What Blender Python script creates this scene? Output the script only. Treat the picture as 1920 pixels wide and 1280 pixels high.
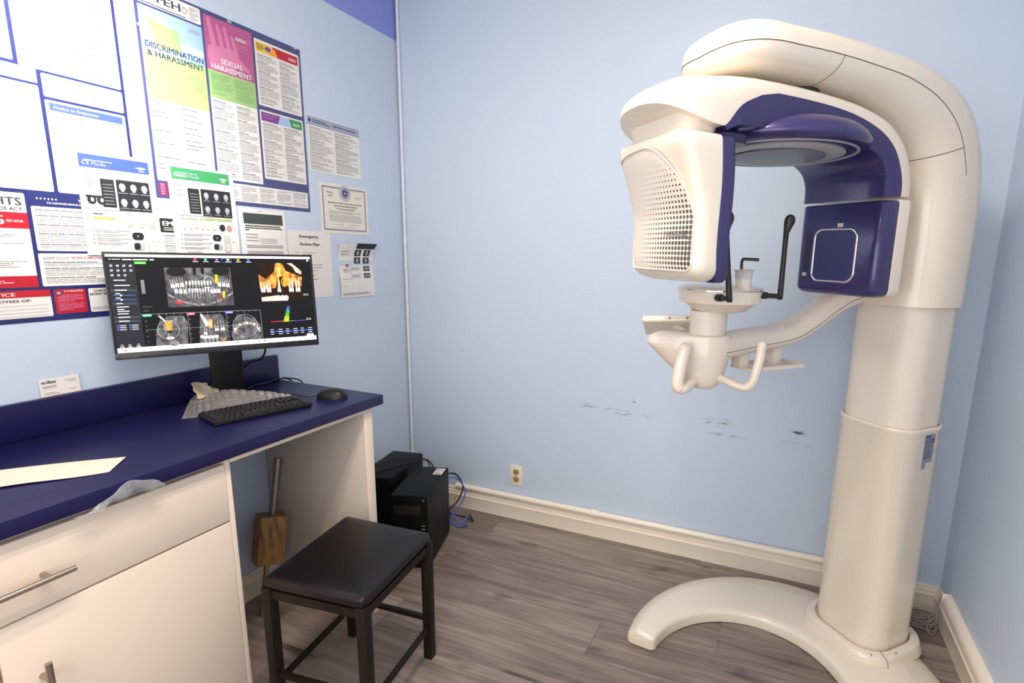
import bpy, bmesh, math, random
from mathutils import Vector, Matrix
from math import sin, cos, pi, radians

S = bpy.context.scene
COL = S.collection
for o in list(bpy.data.objects): bpy.data.objects.remove(o, do_unlink=True)

# ------------------------------------------------------------------ camera
RW = 2.518            # x of the right wall (left wall x=0, back wall y=0)
FW = -3.30            # y of the wall behind the camera
CH = 2.72             # ceiling height
CAMR = Matrix(((0.93200173, -0.09102517, 0.35083785), (0.36160385, 0.16725946, -0.91720604), (0.02480789, 0.98170194, 0.18880116)))
CAMP = Vector((1.8415, -2.2832, 1.3544))
FPX, PX, PY = 998.81, 1082.7, 667.4
cd = bpy.data.cameras.new('camera'); cam = bpy.data.objects.new('camera', cd); COL.objects.link(cam)
cam.matrix_world = Matrix.Translation(CAMP) @ CAMR.to_4x4()
cd.sensor_fit = 'HORIZONTAL'; cd.sensor_width = 36; cd.lens = FPX / 1920 * 36
cd.shift_x = -(PX - 960) / 1920; cd.shift_y = (PY - 640) / 1920; cd.clip_start = .02
S.camera = cam
# ------------------------------------------------------------------ world, light, exposure
w = bpy.data.worlds.new('world'); S.world = w; w.use_nodes = True
w.node_tree.nodes['Background'].inputs[0].default_value = (.75, .85, 1, 1)
w.node_tree.nodes['Background'].inputs[1].default_value = .3
S.view_settings.view_transform = 'Standard'; S.view_settings.look = 'None'
S.view_settings.gamma = 1; S.view_settings.use_curve_mapping = False
S.view_settings.exposure = EXPO = 0.0

def area(name, loc, sx, sy, power, color=(1, 1, 1), rot=(0, 0, 0), spread=180):
    d = bpy.data.lights.new(name, 'AREA'); d.shape = 'RECTANGLE'; d.size = sx; d.size_y = sy
    d.energy = power; d.color = color; d.spread = radians(spread)
    o = bpy.data.objects.new(name, d); COL.objects.link(o); o.location = loc; o.rotation_euler = rot
    return o
WARM = (1, .86, .70)
area('tube_light', (1.25, -1.75, CH - .075), .07, 1.15, 18, WARM)
area('tube_light', (1.45, -1.75, CH - .075), .07, 1.15, 18, WARM)
area('front_fill', (1.3, FW + .06, 1.45), 2.0, 1.6, 34, (1, .93, .85), (radians(90), 0, 0))  # added fill at the front wall, brightens the lower half of the room
# added unseen spot, upper left: stands in for white glare over the posters
sp = bpy.data.lights.new('glare_spot', 'SPOT'); sp.energy = 165; sp.spot_size = radians(57); sp.spot_blend = 1.0
sp.shadow_soft_size = .12; sp.color = (.97, .98, 1)
so = bpy.data.objects.new('glare_spot', sp); COL.objects.link(so); so.location = (.72, -1.60, 2.25)
so.rotation_euler = (Vector((0, -1.34, 1.80)) - so.location).to_track_quat('-Z', 'Y').to_euler()

# ------------------------------------------------------------------ helpers
def ray(px, py): return CAMR @ Vector(((px - PX) / FPX, -(py - PY) / FPX, -1))
def un(px, py, ax, val):
    d = ray(px, py); return CAMP + d * ((val - CAMP[ax]) / d[ax])
def W(px, py, x=0.0):
    p = un(px, py, 0, x); return (p.y, p.z)

MATS = {}
def M(name, color=(.8, .8, .8), rough=.5, metal=0, emit=0, coat=0, bump=0, bscale=200, alpha=1, trans=0, spec=.5, var=0):
    if name in MATS: return MATS[name]
    m = bpy.data.materials.new(name); m.use_nodes = True; nt = m.node_tree; b = nt.nodes['Principled BSDF']
    c = (*color, 1)
    b.inputs['Base Color'].default_value = c; b.inputs['Roughness'].default_value = rough
    b.inputs['Metallic'].default_value = metal; b.inputs['Coat Weight'].default_value = coat
    b.inputs['Coat Roughness'].default_value = .08
    b.inputs['Specular IOR Level'].default_value = spec
    b.inputs['Alpha'].default_value = alpha; b.inputs['Transmission Weight'].default_value = trans
    if emit:
        b.inputs['Emission Color'].default_value = c; b.inputs['Emission Strength'].default_value = emit
    tc = nt.nodes.new('ShaderNodeTexCoord')
    n = nt.nodes.new('ShaderNodeTexNoise'); n.inputs['Scale'].default_value = bscale; n.inputs['Detail'].default_value = 4
    nt.links.new(tc.outputs['Object'], n.inputs['Vector'])
    if bump:
        bp = nt.nodes.new('ShaderNodeBump'); bp.inputs['Strength'].default_value = bump; bp.inputs['Distance'].default_value = .002
        nt.links.new(n.outputs['Fac'], bp.inputs['Height']); nt.links.new(bp.outputs['Normal'], b.inputs['Normal'])
    if var:
        n2 = nt.nodes.new('ShaderNodeTexNoise'); n2.inputs['Scale'].default_value = 6; n2.inputs['Detail'].default_value = 5
        nt.links.new(tc.outputs['Object'], n2.inputs['Vector'])
        mx = nt.nodes.new('ShaderNodeMix'); mx.data_type = 'RGBA'
        mx.inputs[6].default_value = tuple(x * (1 - var) for x in color) + (1,); mx.inputs[7].default_value = tuple(min(1, x * (1 + var)) for x in color) + (1,)
        nt.links.new(n2.outputs['Fac'], mx.inputs[0]); nt.links.new(mx.outputs[2], b.inputs['Base Color'])
    MATS[name] = m; return m

def s2l(r, g, b):
    f = lambda c: (c / 255) / 12.92 if c / 255 <= .04045 else ((c / 255 + .055) / 1.055) ** 2.4
    return (f(r), f(g), f(b))

def obj(name, bm, mats, parent=None, smooth=40, loc=None, rot=None):
    me = bpy.data.meshes.new(name)
    if isinstance(bm, bmesh.types.BMesh):
        bmesh.ops.recalc_face_normals(bm, faces=bm.faces)
        bm.to_mesh(me); bm.free()
    else: bpy.data.meshes.remove(me); me = bm; me.name = name
    for m in (mats if isinstance(mats, (list, tuple)) else [mats]): me.materials.append(m)
    if smooth:
        for p in me.polygons: p.use_smooth = True
        me.set_sharp_from_angle(angle=radians(smooth))
    o = bpy.data.objects.new(name, me); COL.objects.link(o)
    if parent: o.parent = parent
    if loc: o.location = loc
    if rot: o.rotation_euler = rot
    return o

def tag(o, label, cat=None, group=None, kind=None):
    if label: o['label'] = label
    if cat: o['category'] = cat
    if group: o['group'] = group
    if kind: o['kind'] = kind
    return o
def thing(name, label, cat, loc=(0, 0, 0), rz=0, group=None):
    o = bpy.data.objects.new(name, None); COL.objects.link(o); o.location = loc; o.rotation_euler = (0, 0, rz)
    o.empty_display_size = .05
    return tag(o, label, cat, group)
def struct(o): o['kind'] = 'structure'; return o

def NB(): return bmesh.new()
def merge(bm, sub, mat=None, mi=0):
    me = bpy.data.meshes.new('t'); sub.to_mesh(me); sub.free()
    n = len(bm.faces); bm.from_mesh(me); bpy.data.meshes.remove(me)
    bm.faces.ensure_lookup_table()
    for f in bm.faces[n:]: f.material_index = mi
def box(bm, a, b, bev=0, seg=2, mi=0, mat=None):
    s = NB(); bmesh.ops.create_cube(s, size=1)
    a = Vector(a); b = Vector(b); d = b - a; c = (a + b) / 2
    for v in s.verts: v.co = Vector((v.co.x * d.x, v.co.y * d.y, v.co.z * d.z)) + c
    if bev: bmesh.ops.bevel(s, geom=s.edges, offset=bev, segments=seg, affect='EDGES', profile=.5)
    if mat is not None: bmesh.ops.transform(s, matrix=mat, verts=s.verts)
    merge(bm, s, mi=mi); return bm
def loft(bm, rings, cap=True, closed=False, mi=0, mfun=None):
    vs = [[bm.verts.new(p) for p in r] for r in rings]; n = len(rings[0]); R = len(rings)
    for i in range(R if closed else R - 1):
        a = vs[i]; b = vs[(i + 1) % R]
        for j in range(n):
            try:
                f = bm.faces.new((a[j], a[(j + 1) % n], b[(j + 1) % n], b[j])); f.material_index = mfun(i, j) if mfun else mi
            except ValueError: pass
    if cap and not closed:
        for r in (vs[0][::-1], vs[-1]):
            try: f = bm.faces.new(r); f.material_index = mi
            except ValueError: pass
    return bm
def catmull(pts, k=6):
    if len(pts) < 3: return [Vector(p) for p in pts]
    P = [Vector(p) for p in pts]; P = [2 * P[0] - P[1]] + P + [2 * P[-1] - P[-2]]; out = []
    for i in range(1, len(P) - 2):
        for s in range(k):
            t = s / k; a, b, c, d = P[i - 1], P[i], P[i + 1], P[i + 2]
            out.append(.5 * ((2 * b) + (c - a) * t + (2 * a - 5 * b + 4 * c - d) * t * t + (3 * b - a - 3 * c + d) * t ** 3))
    out.append(P[-2]); return out
def catn(rows, k=5):
    """Catmull-Rom on plain tuples of any length"""
    P = [list(r) for r in rows]; n = len(P[0]); P = [[2 * P[0][j] - P[1][j] for j in range(n)]] + P + [[2 * P[-1][j] - P[-2][j] for j in range(n)]]; out = []
    for i in range(1, len(P) - 2):
        for s in range(k):
            t = s / k
            out.append([.5 * (2 * P[i][j] + (P[i + 1][j] - P[i - 1][j]) * t + (2 * P[i - 1][j] - 5 * P[i][j] + 4 * P[i + 1][j] - P[i + 2][j]) * t * t + (3 * P[i][j] - P[i - 1][j] - 3 * P[i + 1][j] + P[i + 2][j]) * t ** 3) for j in range(n)])
    out.append(P[-2]); return out
def tube(bm, pts, r, n=10, smooth=6, mi=0, flat=1.0):
    P = catmull(pts, smooth) if smooth and len(pts) > 2 else [Vector(p) for p in pts]
    rad = r if callable(r) else (lambda t: r)
    rings = []; up = None
    for i, p in enumerate(P):
        t = (P[min(i + 1, len(P) - 1)] - P[max(i - 1, 0)]).normalized()
        if up is None:
            up = Vector((0, 0, 1)) if abs(t.z) < .9 else Vector((1, 0, 0))
        up = (up - t * up.dot(t)).normalized(); s = t.cross(up); rr = rad(i / (len(P) - 1))
        rings.append([p + s * cos(2 * pi * k / n) * rr + up * sin(2 * pi * k / n) * rr * flat for k in range(n)])
    return loft(bm, rings, mi=mi)
def rrect(x0, x1, y0, y1, r, z, seg=6, r2=None):
    """rounded rectangle ring; r for x1 side corners, r2 for x0 side"""
    r2 = r if r2 is None else r2; out = []
    for (cx, cy, rr, a0) in ((x1 - r, y1 - r, r, 0), (x0 + r2, y1 - r2, r2, 90), (x0 + r2, y0 + r2, r2, 180), (x1 - r, y0 + r, r, 270)):
        for k in range(seg + 1):
            a = radians(a0 + 90 * k / seg); out.append((cx + rr * cos(a), cy + rr * sin(a), z))
    return out
def lathe(bm, prof, n=32, c=(0, 0), sx=1, sy=1, mi=0):
    return loft(bm, [[(c[0] + r * cos(2 * pi * k / n) * sx, c[1] + r * sin(2 * pi * k / n) * sy, z) for k in range(n)] for r, z in prof], mi=mi)
def poly_prism(bm, pts, d, mi=0):
    """extrude a planar 3-D polygon by vector d"""
    d = Vector(d); a = [bm.verts.new(Vector(p)) for p in pts]; b = [bm.verts.new(Vector(p) + d) for p in pts]
    n = len(pts)
    fs = [bm.faces.new(a[::-1]), bm.faces.new(b)] + [bm.faces.new((a[i], a[(i + 1) % n], b[(i + 1) % n], b[i])) for i in range(n)]
    for f in fs: f.material_index = mi
    return bm
_TXT = {}
def text2d(s, bold=.0):
    k = (s, bold)
    if k in _TXT: return _TXT[k]
    c = bpy.data.curves.new('t', 'FONT'); c.body = s; c.size = 1; c.offset = bold; c.resolution_u = 2; c.fill_mode = 'FRONT'
    o = bpy.data.objects.new('t', c); COL.objects.link(o)
    dg = bpy.context.evaluated_depsgraph_get(); dg.update()
    me = bpy.data.meshes.new_from_object(o.evaluated_get(dg))
    v = [(p.co.x, p.co.y) for p in me.vertices]; f = [tuple(p.vertices) for p in me.polygons]
    bpy.data.objects.remove(o); bpy.data.curves.remove(c); bpy.data.meshes.remove(me)
    _TXT[k] = (v, f); return _TXT[k]

class Sheet:
    """flat print on a plane: local a (right), b (up), n (towards the viewer)"""
    def __init__(s, o, a, b, n, seed=1, warp=None):
        s.o = Vector(o); s.a = Vector(a); s.b = Vector(b); s.n = Vector(n); s.bm = NB(); s.m = []; s.r = random.Random(seed); s.warp = warp
    def mi(s, m):
        if m not in s.m: s.m.append(m)
        return s.m.index(m)
    def P(s, x, y, l):
        w = s.warp(x, y) if s.warp else 0
        return s.o + s.a * x + s.b * y + s.n * (l * (.0007 if s.warp else .0003) + w)
    def poly(s, pts, m, l=1):
        try: f = s.bm.faces.new([s.bm.verts.new(s.P(x, y, l)) for x, y in pts]); f.material_index = s.mi(m)
        except ValueError: pass
    def rect(s, x0, y0, x1, y1, m, l=1):
        if s.warp and (y1 - y0) > .006:
            k = int((y1 - y0) / .003)
            for i in range(k):
                a = y0 + (y1 - y0) * i / k; b = y0 + (y1 - y0) * (i + 1) / k; s.poly([(x0, a), (x1, a), (x1, b), (x0, b)], m, l)
        else: s.poly([(x0, y0), (x1, y0), (x1, y1), (x0, y1)], m, l)
    def rr(s, x0, y0, x1, y1, r, m, l=1): s.poly([(p[0], p[1]) for p in rrect(x0, x1, y0, y1, r, 0, 4)], m, l)
    def slab(s, x0, y0, x1, y1, m, t=.0008):
        k = max(1, int((y1 - y0) / .003)) if s.warp else 1
        rings = []
        for i in range(k + 1):
            y = y0 + (y1 - y0) * i / k
            rings.append([s.P(x0, y, 0), s.P(x1, y, 0), s.P(x1, y, 0) - s.n * t, s.P(x0, y, 0) - s.n * t])
        loft(s.bm, rings, mi=s.mi(m))
    def ell(s, x, y, rx, ry, m, l=2, n=20): s.poly([(x + rx * cos(2 * pi * k / n), y + ry * sin(2 * pi * k / n)) for k in range(n)], m, l)
    def ring(s, x, y, rx, ry, w, m, l=2, n=28, a0=0, a1=360):
        for k in range(n):
            t0 = radians(a0 + (a1 - a0) * k / n); t1 = radians(a0 + (a1 - a0) * (k + 1) / n)
            s.poly([(x + rx * cos(t0), y + ry * sin(t0)), (x + rx * cos(t1), y + ry * sin(t1)), (x + (rx - w) * cos(t1), y + (ry - w) * sin(t1)), (x + (rx - w) * cos(t0), y + (ry - w) * sin(t0))], m, l)
    def line(s, x0, y0, x1, y1, w, m, l=2):
        d = Vector((x1 - x0, y1 - y0)); q = Vector((-d.y, d.x)).normalized() * w / 2
        s.poly([(x0 - q.x, y0 - q.y), (x1 - q.x, y1 - q.y), (x1 + q.x, y1 + q.y), (x0 + q.x, y0 + q.y)], m, l)
    def text(s, t, x, y, h, m, l=3, align='l', width=None, bold=.0, rot=0):
        v, f = text2d(t)
        if not v: return
        x0 = min(p[0] for p in v); x1 = max(p[0] for p in v); k = h / .7; kx = k
        if width: kx = width / (x1 - x0)
        off = {'l': 0, 'c': -(x1 - x0) / 2 * kx, 'r': -(x1 - x0) * kx}[align]; mi = s.mi(m); c_, s_ = cos(rot), sin(rot)
        vs = []
        for p in v:
            a = (p[0] - x0) * kx + off; b = p[1] * k; vs.append(s.bm.verts.new(s.P(x + a * c_ - b * s_, y + a * s_ + b * c_, l)))
        for q in f:
            try: s.bm.faces.new([vs[i] for i in q]).material_index = mi
            except ValueError: pass
        if bold > 0:   # heavier strokes: the same outline again, a hair to the side
            s.text(t, x + h * min(bold, .04) * 1.6, y, h, m, l + .25, align, width, -1, rot); s.text(t, x - h * min(bold, .04) * 1.6, y, h, m, l + .5, align, width, -1, rot)
    def lines(s, x0, y0, x1, y1, m, sp=.0055, fill=.4, l=2, cols=1, gut=.008, para=6, head=None, ragged=.25):
        """fine print: word-sized dashes in rows, paragraphs, optional bolder heads"""
        cw = (x1 - x0 - gut * (cols - 1)) / cols; sp *= .8
        for c in range(cols):
            cx = x0 + c * (cw + gut); y = y1 - sp; left = s.r.randint(2, para)
            first = True
            while y > y0:
                if left == 0:
                    y -= sp * .6; left = s.r.randint(2, para + 2); first = True
                    if y <= y0: break
                end = cx + cw * (1 - s.r.random() * ragged) if left > 1 else cx + cw * s.r.uniform(.3, .8)
                x = cx; h = sp * (fill + (.15 if first and head else 0)); mm = M('print_head', (.16, .16, .18), .7) if first and head else m
                if first and head: end = cx + cw * s.r.uniform(.45, .8)
                while x < end:
                    ww = s.r.uniform(.012, .035); s.poly([(x, y), (min(x + ww, end), y), (min(x + ww, end), y + h), (x, y + h)], mm, l); x += ww + .0022
                first = False; left -= 1; y -= sp
    def build(s, name, parent=None, label=None, cat=None, group=None):
        me = bpy.data.meshes.new(name); s.bm.normal_update(); s.bm.to_mesh(me); s.bm.free()
        for m in s.m: me.materials.append(m)
        o = bpy.data.objects.new(name, me); COL.objects.link(o)
        if parent: o.parent = parent
        return tag(o, label, cat, group)
# ------------------------------------------------------------------ setting
def wall_mat(name, base, band=None):
    m = bpy.data.materials.new(name); m.use_nodes = True; nt = m.node_tree; b = nt.nodes['Principled BSDF']; N = nt.nodes.new; L = nt.links.new
    b.inputs['Roughness'].default_value = .42; b.inputs['Specular IOR Level'].default_value = .4
    g = N('ShaderNodeNewGeometry'); sep = N('ShaderNodeSeparateXYZ'); L(g.outputs['Position'], sep.inputs[0])
    n = N('ShaderNodeTexNoise'); n.inputs['Scale'].default_value = 130; n.inputs['Detail'].default_value = 3; L(g.outputs['Position'], n.inputs['Vector'])
    bp = N('ShaderNodeBump'); bp.inputs['Strength'].default_value = .25; bp.inputs['Distance'].default_value = .002
    L(n.outputs['Fac'], bp.inputs['Height']); L(bp.outputs['Normal'], b.inputs['Normal'])
    n2 = N('ShaderNodeTexNoise'); n2.inputs['Scale'].default_value = 1.3; n2.inputs['Detail'].default_value = 5; L(g.outputs['Position'], n2.inputs['Vector'])
    mx = N('ShaderNodeMix'); mx.data_type = 'RGBA'; mx.inputs[6].default_value = tuple(c * .96 for c in base) + (1,); mx.inputs[7].default_value = tuple(min(1, c * 1.03) for c in base) + (1,)
    L(n2.outputs['Fac'], mx.inputs[0]); col = mx.outputs[2]
    if band:
        wob = N('ShaderNodeTexNoise'); wob.inputs['Scale'].default_value = 40; L(g.outputs['Position'], wob.inputs['Vector'])
        ad = N('ShaderNodeMath'); ad.operation = 'MULTIPLY_ADD'; ad.inputs[1].default_value = .006; L(wob.outputs['Fac'], ad.inputs[0]); L(sep.outputs['Z'], ad.inputs[2])
        gt = N('ShaderNodeMath'); gt.operation = 'GREATER_THAN'; gt.inputs[1].default_value = 2.334; L(ad.outputs[0], gt.inputs[0])
        m2 = N('ShaderNodeMix'); m2.data_type = 'RGBA'; m2.inputs[7].default_value = (*band, 1); L(gt.outputs[0], m2.inputs[0]); L(col, m2.inputs[6]); col = m2.outputs[2]
    return m, nt, b, col, g, sep
def scuffs(nt, col, g, spots):
    N = nt.nodes.new; L = nt.links.new
    nz = N('ShaderNodeTexNoise'); nz.inputs['Scale'].default_value = 45; nz.inputs['Detail'].default_value = 6
    mp0 = N('ShaderNodeMapping'); mp0.inputs['Scale'].default_value = (.5, 1, 2.2); L(g.outputs['Position'], mp0.inputs[0]); L(mp0.outputs[0], nz.inputs['Vector'])
    for (x, y, z, rx, rz, ang, thr, amt) in spots:
        mp = N('ShaderNodeMapping'); mp.vector_type = 'TEXTURE'; mp.inputs['Location'].default_value = (x, y, z); mp.inputs['Rotation'].default_value = (0, ang, 0); mp.inputs['Scale'].default_value = (rx, 1, rz)
        L(g.outputs['Position'], mp.inputs[0])
        ln = N('ShaderNodeVectorMath'); ln.operation = 'LENGTH'; L(mp.outputs[0], ln.inputs[0])
        s1 = N('ShaderNodeMath'); s1.operation = 'SUBTRACT'; s1.use_clamp = True; s1.inputs[0].default_value = 1; L(ln.outputs['Value'], s1.inputs[1])
        mr = N('ShaderNodeMapRange'); mr.inputs[1].default_value = thr; mr.inputs[2].default_value = thr + .12; L(nz.outputs['Fac'], mr.inputs[0])
        mu = N('ShaderNodeMath'); mu.operation = 'MULTIPLY'; L(s1.outputs[0], mu.inputs[0]); L(mr.outputs[0], mu.inputs[1])
        mu2 = N('ShaderNodeMath'); mu2.operation = 'MULTIPLY'; mu2.use_clamp = True; mu2.inputs[1].default_value = amt; L(mu.outputs[0], mu2.inputs[0])
        m2 = N('ShaderNodeMix'); m2.data_type = 'RGBA'; m2.inputs[7].default_value = (.035, .045, .09, 1); L(mu2.outputs[0], m2.inputs[0]); L(col, m2.inputs[6]); col = m2.outputs[2]
    return col
WALLC = (.56, .655, .80)
wm, nt, b, col, g, sep = wall_mat('blue_wall_paint', WALLC)
col = scuffs(nt, col, g, [(1.02, 0, .652, .06, .014, 0, .47, .9), (1.2, 0, .64, .15, .018, .05, .5, .7), (1.62, 0, .655, .09, .025, 0, .5, .9), (1.66, 0, .60, .11, .010, 0, .46, .6), (1.95, 0, .655, .035, .012, .1, .40, 1.6), (1.93, 0, .60, .09, .03, 0, .5, .3), (1.25, 0, .70, .015, .010, .3, .44, 1.4)])
nt.links.new(col, b.inputs['Base Color'])
wl, nt, b, col, g, sep = wall_mat('blue_wall_paint_left', WALLC, (.24, .30, .72))
nt.links.new(col, b.inputs['Base Color'])
T = .12
def wallbox(name, a, c, m): return struct(obj(name, box(NB(), a, c), m, smooth=0))
wallbox('wall_back', (-T, 0, 0), (RW + T, T, CH), wm)
wallbox('wall_left', (-T, FW, 0), (0, 0, CH), wl)
wallbox('wall_right', (RW, FW, 0), (RW + T, 0, CH), wm)
wallbox('wall_front', (-T, FW - T, 0), (RW + T, FW, CH), wm)
wallbox('ceiling', (-T, FW - T, CH), (RW + T, T, CH + .1), M('ceiling_white', (.80, .80, .78), .9, bump=.3, bscale=60))

# floor: grey-brown vinyl planks running along x
fm = bpy.data.materials.new('grey_oak_plank_vinyl'); fm.use_nodes = True; nt = fm.node_tree; b = nt.nodes['Principled BSDF']; N = nt.nodes.new; L = nt.links.new
g = N('ShaderNodeNewGeometry'); sep = N('ShaderNodeSeparateXYZ'); L(g.outputs['Position'], sep.inputs[0])
def mth(op, a, bb=None, clamp=False):
    n = N('ShaderNodeMath'); n.operation = op; n.use_clamp = clamp
    for i, v in enumerate((a, bb)):
        if v is None: continue
        if isinstance(v, (int, float)): n.inputs[i].default_value = v
        else: L(v, n.inputs[i])
    return n.outputs[0]
PWID, PLEN = .178, 1.22
rowf = mth('DIVIDE', mth('ADD', sep.outputs['Y'], 10 * PWID + .05), PWID); row = mth('FLOOR', rowf); fy = mth('FRACT', rowf)
wn = N('ShaderNodeTexWhiteNoise'); wn.noise_dimensions = '1D'; L(row, wn.inputs['W'])
xf = mth('DIVIDE', mth('ADD', sep.outputs['X'], mth('MULTIPLY', wn.outputs['Value'], PLEN)), PLEN); colx = mth('FLOOR', xf); fx = mth('FRACT', xf)
wn2 = N('ShaderNodeTexWhiteNoise'); wn2.noise_dimensions = '2D'; cv = N('ShaderNodeCombineXYZ'); L(row, cv.inputs[0]); L(colx, cv.inputs[1]); L(cv.outputs[0], wn2.inputs['Vector'])
off = N('ShaderNodeCombineXYZ'); L(mth('MULTIPLY', wn2.outputs['Value'], 37), off.inputs[0]); L(mth('MULTIPLY', wn2.outputs['Value'], 91), off.inputs[1]); L(mth('MULTIPLY', wn2.outputs['Value'], 53), off.inputs[2])
va = N('ShaderNodeVectorMath'); va.operation = 'ADD'; L(g.outputs['Position'], va.inputs[0]); L(off.outputs[0], va.inputs[1])
def nz(scale, sx, sy, det, dist=0):
    mp = N('ShaderNodeMapping'); mp.inputs['Scale'].default_value = (sx, sy, 1); L(va.outputs[0], mp.inputs[0])
    n = N('ShaderNodeTexNoise'); n.inputs['Scale'].default_value = scale; n.inputs['Detail'].default_value = det; n.inputs['Distortion'].default_value = dist; L(mp.outputs[0], n.inputs['Vector']); return n.outputs['Fac']
grain = nz(28, .09, 1.3, 9, .5); blot = nz(5, .45, 1.6, 5, .8); ringm = N('ShaderNodeMapping'); ringm.inputs['Scale'].default_value = (.22, 1.9, 1); L(va.outputs[0], ringm.inputs[0])
wv = N('ShaderNodeTexWave'); wv.wave_type = 'BANDS'; wv.bands_direction = 'Y'; wv.inputs['Scale'].default_value = 6; wv.inputs['Distortion'].default_value = 14; wv.inputs['Detail'].default_value = 3; wv.inputs['Detail Scale'].default_value = 1.3; L(ringm.outputs[0], wv.inputs['Vector'])
knot = nz(3.2, 1.0, 2.6, 2, .2)
cr = N('ShaderNodeValToRGB'); e = cr.color_ramp.elements; e[0].position = .25; e[0].color = (.085, .060, .050, 1); e[1].position = .78; e[1].color = (.42, .345, .295, 1)
e2 = cr.color_ramp.elements.new(.5); e2.color = (.225, .176, .15, 1)
v = mth('ADD', mth('MULTIPLY', grain, .46), mth('MULTIPLY', blot, .44)); v = mth('ADD', v, mth('MULTIPLY', mth('SUBTRACT', wv.outputs['Fac'], .5), .07)); v = mth('ADD', v, mth('MULTIPLY', mth('SUBTRACT', wn2.outputs['Value'], .5), .17))
v = mth('ADD', v, .075)
kn = mth('MULTIPLY', mth('SUBTRACT', knot, .655, True), 3.0, True); v = mth('SUBTRACT', v, kn)
L(v, cr.inputs[0])
gap = mth('MAXIMUM', mth('LESS_THAN', fy, .008), mth('LESS_THAN', fx, .0017))
mx = N('ShaderNodeMix'); mx.data_type = 'RGBA'; mx.inputs[7].default_value = (.03, .022, .02, 1); L(mth('MULTIPLY', gap, .5), mx.inputs[0]); L(cr.outputs[0], mx.inputs[6]); L(mx.outputs[2], b.inputs['Base Color'])
b.inputs['Roughness'].default_value = .42
bp = N('ShaderNodeBump'); bp.inputs['Strength'].default_value = .25; bp.inputs['Distance'].default_value = .001; L(mth('SUBTRACT', grain, gap), bp.inputs['Height']); L(bp.outputs[0], b.inputs['Normal'])
wallbox('floor', (-T, FW - T, -.1), (RW + T, T, 0), fm)

TRIM = M('trim_gloss_white', (.88, .78, .66), .35, bump=.05)
PROF = [(0, 0), (.016, 0), (.016, .066), (.0175, .069), (.0175, .072), (.013, .075), (.012, .083), (.014, .087), (.009, .091), (.008, .097), (.010, .100), (.008, .106), (.003, .108), (0, .108)]
def baseboard(name, p0, p1, nrm):
    bm = NB(); n = Vector(nrm)
    loft(bm, [[Vector(p) + n * d + Vector((0, 0, z)) for d, z in PROF] for p in (p0, p1)])
    return struct(obj(name, bm, TRIM, smooth=30))
baseboard('baseboard_back', (0.0, 0, 0), (RW, 0, 0), (0, -1, 0))
baseboard('baseboard_left', (0, -1.36, 0), (0, 0, 0), (1, 0, 0))
baseboard('baseboard_right', (RW, -3.29, 0), (RW, 0, 0), (-1, 0, 0))
baseboard('baseboard_front', (0.55, FW, 0), (RW, FW, 0), (0, 1, 0))

RACE = M('raceway_cream_plastic', (.90, .81, .70), .3)
def raceway(label, p0, p1, r, coup, vertical=False, name='cable_raceway'):
    t = thing(name, label, 'cable raceway')
    bm = NB(); P0 = Vector(p0); P1 = Vector(p1)
    tube(bm, [P0, P1], r, n=16, smooth=0)
    obj('tube', bm, RACE if not vertical else M('raceway_white_plastic', (.72, .76, .82), .35), t)
    for c in coup:
        bm = NB(); d = (P1 - P0).normalized(); q = P0 + (P1 - P0) * c
        tube(bm, [q - d * .022, q - d * .02, q + d * .02, q + d * .022], lambda k: r * 1.28 if .2 < k < .8 else r * 1.1, n=16, smooth=0)
        obj('coupling', bm, RACE if not vertical else MATS['raceway_white_plastic'], t)
    return t
raceway('cream round cable raceway lying along the top of the back baseboard', (.300, -.0155, .1235), (2.10, -.0155, .1235), .0145, [.436])
raceway('thin pale vertical raceway running up the corner left of the blue back wall', (.014, -.0085, .12), (.014, -.0085, CH), .0078, [.489], True)
t = thing('cable_raceway', 'cream half-round raceway on top of the right wall baseboard', 'cable raceway')
bm = NB(); prof = [(0, .109), (.024, .109), (.026, .125), (.020, .144), (.008, .152), (0, .152)]
loft(bm, [[(RW - d, y, z) for d, z in prof] for y in (-.13, -.135, -3.2)]); obj('cover', bm, RACE, t, 50)
bm = NB(); box(bm, (RW - .027, -.132, .109), (RW, -.128, .153), .001); obj('end_cap', bm, RACE, t)

# ceiling light of the room; behind the camera an added frame round the fill
t = thing('ceiling_light', 'white two-tube fluorescent ceiling light above the middle of the room', 'ceiling light', (1.35, -1.75, CH))
bm = NB(); box(bm, (-.2, -.62, -.04), (.2, .62, 0), .004); obj('housing', bm, M('lamp_housing_white', (.85, .85, .84), .4), t)
for sx in (-.1, .1):
    bm = NB(); tube(bm, [(sx, -.59, -.056), (sx, .59, -.056)], .013, smooth=0); obj('tube', bm, M('fluorescent_tube', (1, .96, .9), .4, emit=6), t)
fr = NB()
for a, c in (((.26, 0, .6), (2.34, .03, .66)), ((.26, 0, 2.24), (2.34, .03, 2.3)), ((.26, 0, .66), (.32, .03, 2.24)), ((2.28, 0, .66), (2.34, .03, 2.24)), ((1.27, 0, .66), (1.33, .03, 2.24))):
    box(fr, (a[0], FW + a[1], a[2]), (c[0], FW + c[1], c[2]), .003)
struct(obj('fill_frame_1', fr, TRIM))

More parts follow.
